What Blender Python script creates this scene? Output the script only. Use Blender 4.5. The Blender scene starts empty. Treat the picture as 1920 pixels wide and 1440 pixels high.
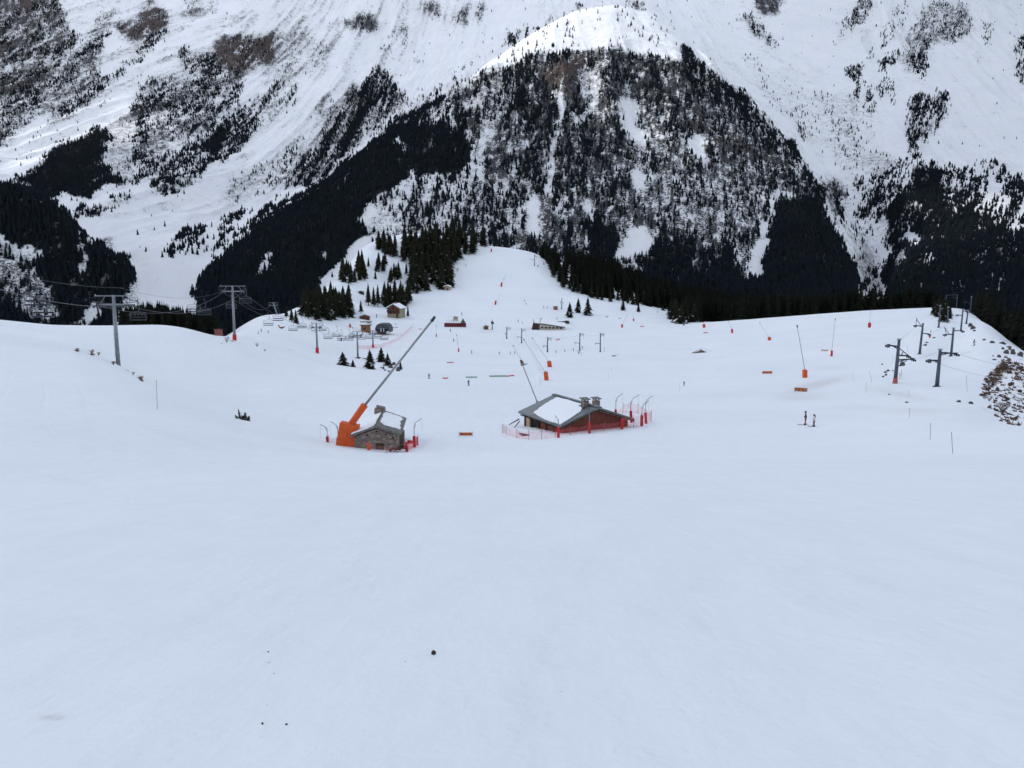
import bpy, math, random
import numpy as np
from mathutils import Vector, Matrix
random.seed(7); rng = np.random.default_rng(11)
C = bpy.context.scene.collection
# ---------------------------------------------------------------- camera, sky, sun, exposure
F = 1500.0; PITCH = math.radians(8.35); CP, SP = math.cos(PITCH), math.sin(PITCH)
cam = bpy.data.objects.new('camera', bpy.data.cameras.new('camera')); C.objects.link(cam)
cam.data.sensor_width = 36; cam.data.lens = F/1920*36; cam.data.clip_start = .1; cam.data.clip_end = 30000
cam.location = (0, 0, 0); cam.rotation_euler = (math.radians(90)-PITCH, 0, 0)
bpy.context.scene.camera = cam
SUN_EL, SUN_AZ = math.radians(38), math.radians(-60)      # azimuth from +Y (forward), negative = left
w = bpy.data.worlds.new('World'); bpy.context.scene.world = w; w.use_nodes = True
nt = w.node_tree; bg = nt.nodes['Background']
sky = nt.nodes.new('ShaderNodeTexSky'); sky.sky_type = 'NISHITA'; sky.sun_disc = False
sky.sun_elevation = SUN_EL; sky.sun_rotation = SUN_AZ; sky.altitude = 1600; sky.dust_density = 4; sky.air_density = 1.2; sky.ozone_density = 1.0
hs = nt.nodes.new('ShaderNodeHueSaturation'); hs.inputs['Saturation'].default_value = 0.47
nt.links.new(sky.outputs[0], hs.inputs['Color']); nt.links.new(hs.outputs[0], bg.inputs[0]); bg.inputs[1].default_value = 0.15
sl = bpy.data.lights.new('sun', 'SUN'); sl.energy = 1.6; sl.angle = math.radians(1.5); sl.color = (1, .95, .87)
sun = bpy.data.objects.new('sun', sl); C.objects.link(sun)
sd = Vector((math.sin(SUN_AZ)*math.cos(SUN_EL), math.cos(SUN_AZ)*math.cos(SUN_EL), math.sin(SUN_EL)))
sun.rotation_euler = sd.to_track_quat('Z', 'Y').to_euler()
vs = bpy.context.scene.view_settings; vs.view_transform = 'Standard'; vs.look = 'None'; vs.gamma = 1; vs.exposure = 0.9
# ---------------------------------------------------------------- pixel <-> world helpers
def ray(px, py):
    a = (np.asarray(px, float)-960)/F; b = (720-np.asarray(py, float))/F
    dY = CP+b*SP; return a/dY, (-SP+b*CP)/dY                      # X/Y, Z/Y
def P3(px, py, Y):
    t, e = ray(px, py); return Vector((float(t)*Y, Y, float(e)*Y))
def project(X, Y, Z):
    d = Y*CP-Z*SP; u = Y*SP+Z*CP
    return 960+F*X/d, 720-F*u/d
def hash2(ix, iy, seed):
    h = (ix.astype(np.int64)*374761393+iy.astype(np.int64)*668265263+seed*974634777) & 0xffffffff
    h = ((h ^ (h >> 13))*1274126177) & 0xffffffff
    return ((h ^ (h >> 16)) & 0xffff)/65535.0
def vnoise(x, y, seed=0):
    ix = np.floor(x); iy = np.floor(y); fx = x-ix; fy = y-iy
    fx = fx*fx*fx*(fx*(fx*6-15)+10); fy = fy*fy*fy*(fy*(fy*6-15)+10)
    a = hash2(ix, iy, seed); b = hash2(ix+1, iy, seed); c = hash2(ix, iy+1, seed); d = hash2(ix+1, iy+1, seed)
    return (a*(1-fx)+b*fx)*(1-fy)+(c*(1-fx)+d*fx)*fy
def fbm(x, y, o=4, seed=0, g=.5):
    s = 0; a = 1; n = 0
    for k in range(o):
        s = s+a*(vnoise(x*2**k+17.3*k, y*2**k-9.1*k, seed+k)*2-1); n += a; a *= g
    return s/n
def ridged(x, y, o=4, seed=0):
    s = 0; a = 1; n = 0
    for k in range(o):
        s = s+a*(1-np.abs(vnoise(x*2**k+7.7*k, y*2**k+3.1*k, seed+k)*2-1)); n += a; a *= .5
    return s/n
def gauss1(a, sg, axis):
    r = int(3*sg)+1; k = np.exp(-.5*(np.arange(-r, r+1)/sg)**2); k /= k.sum()
    pad = [(0, 0)]*a.ndim; pad[axis] = (r, r); b = np.pad(a, pad, mode='edge')
    return np.apply_along_axis(lambda v: np.convolve(v, k, 'valid'), axis, b)
def pchip(xk, yk, xq):
    # xk, yk: (K, C) increasing along K; xq: (R, C)
    h = np.diff(xk, axis=0); d = np.diff(yk, axis=0)/h
    m = np.zeros_like(yk); w1 = 2*h[1:]+h[:-1]; w2 = h[1:]+2*h[:-1]
    ok = d[1:]*d[:-1] > 0
    with np.errstate(all='ignore'):
        hm = (w1+w2)/(w1/d[:-1]+w2/d[1:])
    m[1:-1] = np.where(ok, hm, 0); m[0] = d[0]; m[-1] = d[-1]
    out = np.full(xq.shape, np.nan)
    K = xk.shape[0]
    for k in range(K-1):
        lo, hi = xk[k][None], xk[k+1][None]
        mask = (xq >= lo if k > 0 else np.ones_like(xq, bool)) & ((xq < hi) if k < K-2 else np.ones_like(xq, bool))
        s = np.clip((xq-lo)/h[k][None], -5 if k == 0 else 0, 5 if k == K-2 else 1)
        v = (yk[k]*(2*s**3-3*s**2+1)+h[k]*m[k]*(s**3-2*s**2+s)+yk[k+1]*(-2*s**3+3*s**2)+h[k]*m[k+1]*(s**3-s**2))
        v = np.where(s > 1, yk[k+1]+(s-1)*h[k]*m[k+1], np.where(s < 0, yk[k]+s*h[k]*m[k], v))
        out = np.where(mask, v, out)
    return out
# ---------------------------------------------------------------- materials
def mat(name, col, rough=.7, metal=0, noise=0, nscale=5, col2=None, bump=0, bscale=20, spec=.3, coord='Object', stretch=None):
    m = bpy.data.materials.new(name); m.use_nodes = True; n = m.node_tree; b = n.nodes['Principled BSDF']
    b.inputs['Base Color'].default_value = (*col, 1); b.inputs['Roughness'].default_value = rough
    b.inputs['Metallic'].default_value = metal; b.inputs['Specular IOR Level'].default_value = spec
    if noise or bump:
        tc = n.nodes.new('ShaderNodeTexCoord'); mp = n.nodes.new('ShaderNodeMapping')
        n.links.new(tc.outputs[coord], mp.inputs[0])
        if stretch: mp.inputs['Scale'].default_value = stretch
    if noise:
        t = n.nodes.new('ShaderNodeTexNoise'); t.inputs['Scale'].default_value = nscale; t.inputs['Detail'].default_value = 5
        n.links.new(mp.outputs[0], t.inputs[0])
        r = n.nodes.new('ShaderNodeValToRGB'); c2 = col2 or tuple(c*(1-noise) for c in col)
        r.color_ramp.elements[0].position = .35; r.color_ramp.elements[1].position = .65
        r.color_ramp.elements[0].color = (*c2, 1); r.color_ramp.elements[1].color = (*col, 1)
        n.links.new(t.outputs[0], r.inputs[0]); n.links.new(r.outputs[0], b.inputs['Base Color'])
    if bump:
        t = n.nodes.new('ShaderNodeTexNoise'); t.inputs['Scale'].default_value = bscale; t.inputs['Detail'].default_value = 4
        n.links.new(mp.outputs[0], t.inputs[0]); bp = n.nodes.new('ShaderNodeBump'); bp.inputs['Strength'].default_value = bump
        bp.inputs['Distance'].default_value = .05
        n.links.new(t.outputs[0], bp.inputs['Height']); n.links.new(bp.outputs[0], b.inputs['Normal'])
    return m
def math_node(n, op, a, b=None, clamp=False):
    m = n.nodes.new('ShaderNodeMath'); m.operation = op; m.use_clamp = clamp
    for i, v in enumerate((a, b)):
        if v is None: continue
        if isinstance(v, (int, float)): m.inputs[i].default_value = v
        else: n.links.new(v, m.inputs[i])
    return m.outputs[0]
def mix_col(n, fac, a, b):
    m = n.nodes.new('ShaderNodeMix'); m.data_type = 'RGBA'
    n.links.new(fac, m.inputs[0]) if not isinstance(fac, float) else setattr(m.inputs[0], 'default_value', fac)
    for i, v in ((6, a), (7, b)):
        if isinstance(v, tuple): m.inputs[i].default_value = (*v, 1)
        else: n.links.new(v, m.inputs[i])
    return m.outputs[2]
def noise_node(n, vec, scale, detail=4, rough=.55, w=None):
    t = n.nodes.new('ShaderNodeTexNoise'); t.inputs['Scale'].default_value = scale; t.inputs['Detail'].default_value = detail
    t.inputs['Roughness'].default_value = rough; n.links.new(vec, t.inputs[0]); return t.outputs[0]
def attr_node(n, name):
    a = n.nodes.new('ShaderNodeAttribute'); a.attribute_name = name; return a.outputs['Fac']
def mapping(n, vec, scale=(1, 1, 1), rot=(0, 0, 0)):
    m = n.nodes.new('ShaderNodeMapping'); m.inputs['Scale'].default_value = scale; m.inputs['Rotation'].default_value = rot
    n.links.new(vec, m.inputs[0]); return m.outputs[0]
SNOW = (.82, .84, .86)
def snow_material():
    m = bpy.data.materials.new('piste_snow'); m.use_nodes = True; n = m.node_tree; b = n.nodes['Principled BSDF']
    g = n.nodes.new('ShaderNodeNewGeometry').outputs['Position']
    n1 = noise_node(n, g, .035, 3); n2 = noise_node(n, g, .9, 5); n3 = noise_node(n, mapping(n, g, (1, .12, 1), (0, 0, .5)), 1.3, 4)
    v = math_node(n, 'ADD', math_node(n, 'MULTIPLY', n1, .55), math_node(n, 'ADD', math_node(n, 'MULTIPLY', n2, .2), math_node(n, 'MULTIPLY', n3, .25)))
    r = n.nodes.new('ShaderNodeValToRGB'); n.links.new(v, r.inputs[0])
    r.color_ramp.elements[0].position = .3; r.color_ramp.elements[0].color = (.73, .77, .80, 1)
    r.color_ramp.elements[1].position = .68; r.color_ramp.elements[1].color = (.83, .85, .865, 1)
    d = attr_node(n, 'dirt'); dn = noise_node(n, g, 2.5, 5, .7)
    dd = math_node(n, 'MULTIPLY', d, math_node(n, 'MULTIPLY', math_node(n, 'SUBTRACT', dn, .33), 3.2, True), True)
    c = mix_col(n, dd, r.outputs[0], (.33, .27, .23))
    e = attr_node(n, 'earth'); en = noise_node(n, mapping(n, g, (1, .35, 1), (0, 0, .7)), .95, 7, .72)
    ee = math_node(n, 'GREATER_THAN', math_node(n, 'ADD', math_node(n, 'MULTIPLY', e, .42), en), .80)
    en2 = noise_node(n, g, 2.2, 4, .7)
    ec = mix_col(n, math_node(n, 'MULTIPLY', math_node(n, 'SUBTRACT', en2, .3), 2.2, True), (.022, .015, .013), (.12, .075, .05))
    c = mix_col(n, ee, c, ec)
    n.links.new(c, b.inputs['Base Color']); b.inputs['Roughness'].default_value = .75; b.inputs['Specular IOR Level'].default_value = .15
    bn = n.nodes.new('ShaderNodeBump'); bn.inputs['Strength'].default_value = .5; bn.inputs['Distance'].default_value = .14
    hsum = math_node(n, 'ADD', math_node(n, 'MULTIPLY', noise_node(n, g, 1.1, 6, .6), 1.0), math_node(n, 'MULTIPLY', n3, .9))
    for rz_, sc_, mk in ((.9, .16, .06), (-.55, .11, .045)):           # old ski tracks: thin wandering grooves, broken up by noise
        wv = n.nodes.new('ShaderNodeTexWave'); wv.inputs['Scale'].default_value = sc_; wv.inputs['Distortion'].default_value = 5; wv.inputs['Detail'].default_value = 1.5; wv.inputs['Detail Scale'].default_value = .25
        n.links.new(mapping(n, g, (1, 1, 1), (0, 0, rz_)), wv.inputs[0]); ln = math_node(n, 'MULTIPLY', math_node(n, 'SUBTRACT', wv.outputs['Fac'], .93), 14, True)
        ln = math_node(n, 'MULTIPLY', ln, math_node(n, 'MULTIPLY', math_node(n, 'SUBTRACT', noise_node(n, g, mk, 2), .45), 5, True), True); hsum = math_node(n, 'SUBTRACT', hsum, math_node(n, 'MULTIPLY', ln, .45))
    n.links.new(hsum, bn.inputs['Height']); n.links.new(bn.outputs[0], b.inputs['Normal'])
    return m
def mountain_material():
    m = bpy.data.materials.new('mountain_snow_and_rock'); m.use_nodes = True; n = m.node_tree; b = n.nodes['Principled BSDF']
    gn = n.nodes.new('ShaderNodeNewGeometry'); g = gn.outputs['Position']
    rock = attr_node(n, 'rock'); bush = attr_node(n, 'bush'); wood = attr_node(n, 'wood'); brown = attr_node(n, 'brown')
    st = mapping(n, g, (1, .35, 1.0), (.0, .35, .35))
    n1 = noise_node(n, st, .08, 8, .8); n2 = noise_node(n, mapping(n, g, (1, .5, 2.2), (0, .3, .3)), .33, 6, .75)
    sep = n.nodes.new('ShaderNodeSeparateXYZ'); n.links.new(gn.outputs['Normal'], sep.inputs[0])
    steep = math_node(n, 'MULTIPLY', math_node(n, 'SUBTRACT', .86, sep.outputs[2]), .35)
    v = math_node(n, 'ADD', math_node(n, 'ADD', math_node(n, 'MULTIPLY', n1, .7), math_node(n, 'MULTIPLY', n2, .95)), math_node(n, 'ADD', steep, math_node(n, 'MULTIPLY', rock, .30)))
    rk = math_node(n, 'MULTIPLY', math_node(n, 'SUBTRACT', v, .995), 13, True)
    rc = mix_col(n, math_node(n, 'MULTIPLY', math_node(n, 'SUBTRACT', noise_node(n, g, .3, 5, .7), .35), 3, True), (.02, .022, .027), (.12, .12, .125))
    rb = mix_col(n, math_node(n, 'MULTIPLY', math_node(n, 'SUBTRACT', noise_node(n, g, .15, 5, .7), .35), 3, True), (.04, .03, .026), (.16, .11, .09))
    rc = mix_col(n, brown, rc, rb)
    sn = mix_col(n, noise_node(n, g, .012, 4), (.80, .82, .85), (.90, .90, .905))
    bs = math_node(n, 'ADD', math_node(n, 'MULTIPLY', noise_node(n, g, .4, 4, .8), .6), math_node(n, 'MULTIPLY', noise_node(n, g, .07, 5, .7), .4)); bs = math_node(n, 'MULTIPLY', math_node(n, 'SUBTRACT', math_node(n, 'ADD', bs, math_node(n, 'MULTIPLY', bush, .15)), .585), 11, True)
    sn = mix_col(n, math_node(n, 'MULTIPLY', bs, .85), sn, (.15, .14, .14))
    c = mix_col(n, rk, sn, rc)
    c = mix_col(n, wood, c, (.008, .01, .01))  # shade under dense trees painted as near-black ground colour
    n.links.new(c, b.inputs['Base Color']); b.inputs['Roughness'].default_value = .85; b.inputs['Specular IOR Level'].default_value = .1
    bn = n.nodes.new('ShaderNodeBump'); bn.inputs['Strength'].default_value = .7; bn.inputs['Distance'].default_value = 5
    n.links.new(math_node(n, 'ADD', n2, math_node(n, 'MULTIPLY', rk, .35)), bn.inputs['Height']); n.links.new(bn.outputs[0], b.inputs['Normal'])
    return m
# ---------------------------------------------------------------- mesh helpers
def grid_mesh(name, V, nr, nc, wrap=False, material=None, attrs=None):
    idx = np.arange(nr*nc).reshape(nr, nc)
    if wrap: nx = np.roll(idx, -1, axis=1)
    else: nx = idx[:, 1:]; idx = idx[:, :-1]
    q = np.stack([idx[:-1], nx[:-1], nx[1:], idx[1:]], -1).reshape(-1, 4)
    return raw_mesh(name, V, q, material, attrs, smooth=True)
def raw_mesh(name, V, q, material=None, attrs=None, smooth=False):
    me = bpy.data.meshes.new(name); k = q.shape[1]
    me.vertices.add(len(V)); me.vertices.foreach_set('co', np.asarray(V, np.float32).ravel())
    me.loops.add(q.size); me.loops.foreach_set('vertex_index', q.astype(np.int32).ravel())
    me.polygons.add(len(q)); me.polygons.foreach_set('loop_start', np.arange(len(q), dtype=np.int32)*k)
    me.polygons.foreach_set('loop_total', np.full(len(q), k, np.int32))
    if smooth: me.polygons.foreach_set('use_smooth', np.ones(len(q), bool))
    me.update(calc_edges=True); me.validate()
    for a, v in (attrs or {}).items():
        at = me.attributes.new(a, 'FLOAT', 'POINT'); at.data.foreach_set('value', np.asarray(v, np.float32).ravel())
    if material: me.materials.append(material)
    o = bpy.data.objects.new(name, me); C.objects.link(o); return o
def tag(o, label=None, cat=None, group=None, kind=None):
    if label: o['label'] = label
    if cat: o['category'] = cat
    if group: o['group'] = group
    if kind: o['kind'] = kind
    return o
# ---------------------------------------------------------------- snowfield (full circle round the viewpoint)
# each role: list of (px, py, Y); columns are azimuths, rows are ranges
def plane_row(Y): return [(px, None, Y) for px in (-400, 2320)]
N_ROLES = [
 [(-400,700,78),(0,700,78),(150,722,78),(300,768,77),(450,808,76),(600,840,76),(730,856,75),(900,852,76),(1100,840,77),(1300,832,78),(1500,828,78),(1700,816,79),(1800,812,80),(1920,812,80),(2320,812,82)],
 [(-400,600,105),(0,634,106),(140,655,108),(222,684,112),(270,713,112),(350,748,108),(450,777,105),(600,795,102),(730,797,100),(900,796,100),(1100,792,100),(1300,788,100),(1510,788,101),(1700,772,105),(1800,763,108),(1860,768,112),(1920,772,114),(2320,800,120)],
 [(-400,590,135),(0,620,138),(140,648,140),(222,680,140),(270,702,140),(350,716,138),(450,735,136),(600,746,135),(730,748,135),(900,748,135),(1100,748,135),(1300,746,135),(1500,742,136),(1700,716,148),(1800,706,150),(1860,706,150),(1920,690,155),(2320,760,160)],
 [(-400,572,185),(0,596,185),(100,608,187),(200,610,190),(300,608,194),(350,616,193),(400,631,190),(440,638,187),(500,668,187),(600,698,187),(730,712,188),(1000,714,188),(1300,712,188),(1500,704,188),(1600,694,190),(1680,684,195),(1725,668,203),(1787,670,210),(1850,650,200),(1920,668,190),(2000,722,190),(2320,790,190)],
 [(-400,640,240),(0,650,250),(100,655,255),(200,650,255),(300,640,255),(350,645,255),(400,650,240),(440,630,240),(500,636,252),(560,652,256),(600,662,262),(680,676,258),(730,679,257),(1000,681,255),(1300,678,257),(1400,668,258),(1500,655,260),(1600,637,270),(1700,634,265),(1762,615,270),(1800,618,275),(1850,603,275),(1880,630,270),(1920,672,240),(2320,820,240)],
 [(-400,660,330),(0,655,340),(100,650,340),(200,622,340),(290,603,345),(350,615,345),(400,640,340),(420,640,330),(440,622,330),(470,603,335),(500,590,345),(560,598,345),(600,612,345),(700,634,345),(850,641,345),(1000,641,345),(1300,640,350),(1400,630,350),(1500,612,350),(1630,596,350),(1700,589,345),(1760,583,345),(1800,584,345),(1850,600,320),(1880,645,320),(1920,700,320),(2320,850,330)],
 [(-400,720,430),(0,700,430),(200,660,430),(300,640,430),(400,660,430),(460,625,430),(500,606,425),(560,572,415),(600,575,415),(650,588,415),(700,598,415),(800,606,415),(900,610,415),(1000,612,415),(1130,612,415),(1300,608,415),(1400,598,410),(1500,590,410),(1600,583,410),(1700,578,405),(1760,575,395),(1800,576,390),(1830,580,380),(1850,625,400),(1920,720,420),(2320,850,420)],
 [(-400,760,500),(0,730,500),(400,690,500),(500,640,500),(560,590,490),(600,546,470),(630,522,485),(650,535,490),(700,553,495),(740,561,495),(800,563,495),(900,566,495),(1000,571,490),(1060,576,490),(1130,581,485),(1200,587,485),(1250,594,480),(1300,602,480),(1400,606,480),(1500,602,480),(1700,596,480),(1800,600,480),(1860,660,480),(1920,740,480),(2320,850,480)],
 [(-400,780,570),(0,750,570),(500,680,570),(600,580,560),(630,530,565),(670,466,565),(700,474,565),(740,490,570),(800,500,570),(850,510,570),(900,512,570),(950,515,570),(1000,522,570),(1050,536,565),(1100,548,560),(1150,557,560),(1200,566,560),(1250,577,560),(1300,592,560),(1400,606,560),(1500,602,560),(1700,604,560),(1800,615,560),(1920,760,560),(2320,850,560)],
 [(-400,790,650),(0,770,650),(500,700,650),(600,600,650),(640,530,645),(670,466,640),(690,450,640),(740,433,645),(800,430,650),(860,440,655),(915,456,655),(960,460,655),(1000,466,655),(1020,480,650),(1060,492,645),(1100,505,640),(1150,522,635),(1200,538,630),(1250,556,625),(1300,572,620),(1400,590,620),(1500,593,620),(1700,600,620),(1800,620,620),(1920,770,620),(2320,850,620)],
 [(-400,800,730),(0,780,730),(500,720,730),(600,640,730),(670,500,730),(740,450,730),(800,450,730),(915,475,730),(1000,486,730),(1060,494,730),(1100,500,730),(1150,508,730),(1200,530,730),(1250,552,730),(1300,562,730),(1400,576,730),(1500,586,730),(1600,590,730),(1700,600,730),(1800,630,730),(1920,780,730),(2320,850,730)],
 [(-400,780,960),(0,760,960),(600,720,960),(1000,660,960),(1500,680,960),(1920,780,960),(2320,780,960)],
]
def near_z(X, Y): return -1.7-.2137*Y-.0*X
th_in = np.linspace(math.radians(-42), math.radians(42), 900)
th_out = np.concatenate([np.linspace(42, 180, 70)[1:], np.linspace(-180, -42, 70)[1:-1]])
TH = np.concatenate([th_in, np.radians(th_out)])
Rk, Zk = [], []
for r0 in (1.2, 3.0, 8.0, 20.0, 42.0):
    r = np.full_like(TH, r0)
    Rk.append(r); Zk.append(near_z(r*np.sin(TH), r*np.cos(TH)))
for role in N_ROLES:
    a = np.array(role, float); t, e = ray(a[:, 0], a[:, 1]); th = np.arctan(t)
    r = a[:, 2]/np.cos(th); z = e*a[:, 2]
    o = np.argsort(th); th, r, z = th[o], r[o], z[o]
    ri = np.interp(th_in, th, r); zi = np.interp(th_in, th, z)
    ri = gauss1(ri, 9, 0); zi = gauss1(zi, 5, 0)
    tho = np.radians(th_out); back = np.clip((np.abs(np.degrees(tho))-42)/100, 0, 1)
    er = np.where(tho > 0, ri[-1], ri[0]); ez = np.where(tho > 0, zi[-1], zi[0])
    bz = np.clip(.2137*er, 0, 60)+3
    Rk.append(np.concatenate([ri, er])); Zk.append(np.concatenate([zi, ez*(1-back)+bz*back]))
Rk = np.array(Rk); Zk = np.array(Zk)
RR = np.exp(np.linspace(math.log(1.2), math.log(980), 640)); RQ = np.repeat(RR[:, None], len(TH), 1)
ZZ = pchip(Rk, Zk, RQ)
ZZ = gauss1(ZZ, 4, 0)
ZZ[:, :900] = gauss1(ZZ[:, :900], 2, 1)
XX = RQ*np.sin(TH)[None]; YY = RQ*np.cos(TH)[None]
ZZ = ZZ + fbm(XX/38, YY/38, 3, 5)*np.clip(RQ/60, 0, 1)*.45 + fbm(XX/9, YY/9, 3, 9)*.05*np.clip(RQ/30, .2, 1) + fbm(XX/120, YY/120, 2, 15)*np.clip((RQ-120)/100, 0, 1)*1.2
def ground_z(X, Y):
    r = math.hypot(X, Y); th = math.atan2(X, Y)
    j = np.interp(th, th_in, np.arange(900)); j0 = int(min(j, 898)); fj = j-j0
    i = (math.log(max(r, 1.2))-math.log(1.2))/(math.log(980)-math.log(1.2))*639; i0 = int(min(max(i, 0), 638)); fi = i-i0
    return float((ZZ[i0, j0]*(1-fj)+ZZ[i0, j0+1]*fj)*(1-fi)+(ZZ[i0+1, j0]*(1-fj)+ZZ[i0+1, j0+1]*fj)*fi)
def at(px, py):
    """first ground point seen through a pixel"""
    t, e = ray(px, py); t = float(t); e = float(e); th = math.atan(t); el = e*math.cos(th)
    j = np.interp(th, th_in, np.arange(900)); j0 = int(min(j, 898)); fj = j-j0
    col = (ZZ[:, j0]*(1-fj)+ZZ[:, j0+1]*fj)-el*RR
    k = np.nonzero(col > 0)[0]
    if len(k) == 0: # grazes over: take closest approach on the far side
        i = int(np.argmax(col[200:]/RR[200:]))+200; r = RR[i]
    else:
        i = k[0]
        if i == 0: r = RR[0]
        else:
            f = -col[i-1]/(col[i]-col[i-1]); r = RR[i-1]+(RR[i]-RR[i-1])*f
    X, Y = r*math.sin(th), r*math.cos(th)
    return Vector((X, Y, ground_z(X, Y)))
def on(px, Y):
    """ground point at depth Y in the column of px (px measured near py 650)"""
    t, _ = ray(px, 640); X = float(t)*Y; return Vector((X, Y, ground_z(X, Y)))
PXN, PYN = project(XX, YY, ZZ)
front = YY > 1
def blob(cx, cy, rx, ry, ang=0):
    c, s = math.cos(ang), math.sin(ang); dx = PXN-cx; dy = PYN-cy
    u = (dx*c+dy*s)/rx; v = (-dx*s+dy*c)/ry
    return np.where(front, np.exp(-(u*u+v*v)), 0)
dirt = np.zeros_like(ZZ); earth = np.zeros_like(ZZ)
for a in ((100,1345,22,4,0,.9),(1530,722,50,7,-.25,.55),(1555,690,30,5,0,.25),(1500,745,50,8,0,.3),(1690,740,60,6,.2,.3),(1725,770,80,6,0,.22),
          (1600,765,60,6,0,.15),(1350,740,80,6,0,.12),(911,622,25,3,0,.25),(1550,780,60,6,0,.12),(120,900,60,5,.2,.12),(330,820,60,5,.3,.12)):
    dirt = np.maximum(dirt, blob(*a[:5])*a[5])
for a in ((1862,712,22,34,.7,.9),(1885,690,24,20,.3,.95),(1885,745,34,34,.5,.66),(1910,750,26,44,0,.7),(1912,700,16,40,.0,.72),(1895,790,26,10,.4,.5),(1850,740,12,16,.5,.8),(1905,740,10,30,.0,.62),(1880,760,30,14,.6,.45),(1870,735,40,26,.8,.52),(1900,780,30,14,.5,.5),(1846,768,30,5,.45,.7),(1900,642,16,4,.5,.6),
          (215,682,9,3,.4,1.0),(172,664,13,2.5,.35,.95),(145,657,14,2.2,.3,.8),(243,697,13,1.6,.55,.8),(265,711,8,3,.6,1.0),(255,705,12,3,.6,.6),
          (420,643,9,1.6,.0,.8),(437,639,14,1.5,.0,.8),(385,627,18,1.3,.2,.75),(545,656,26,2,.2,.6),(480,645,14,2,.2,.5),(675,671,9,2,0,.8),
          (1680,650,10,14,.6,.5),(1720,625,16,3,-.6,.6),(1740,618,12,2,-.4,.55),(1820,610,12,6,.3,.8)):
    earth = np.maximum(earth, blob(*a[:5])*a[5])
# the dry bank on the right steps up out of the snow
ZZ = ZZ+np.clip(earth-.35, 0, 1)*fbm(XX/1.5, YY/1.5, 4, 44)*1.2
Vn = np.stack([XX, YY, ZZ], -1)
snow_mat = snow_material()
ctr = np.array([[0, 0, near_z(0, 0)]])
o = grid_mesh('snowfield', Vn.reshape(-1, 3), len(RR), len(TH), True, snow_mat, {'dirt': dirt, 'earth': earth}); tag(o, kind='structure')
# small disc right under the viewpoint
ring = Vn[0]; nv = len(TH)
o = raw_mesh('snowfield', np.vstack([ring, ctr]), np.array([[i, (i+1) % nv, nv] for i in range(nv)])[:, ::-1], snow_mat, {'dirt': np.zeros(nv+1), 'earth': np.zeros(nv+1)}); tag(o, kind='structure')
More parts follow.
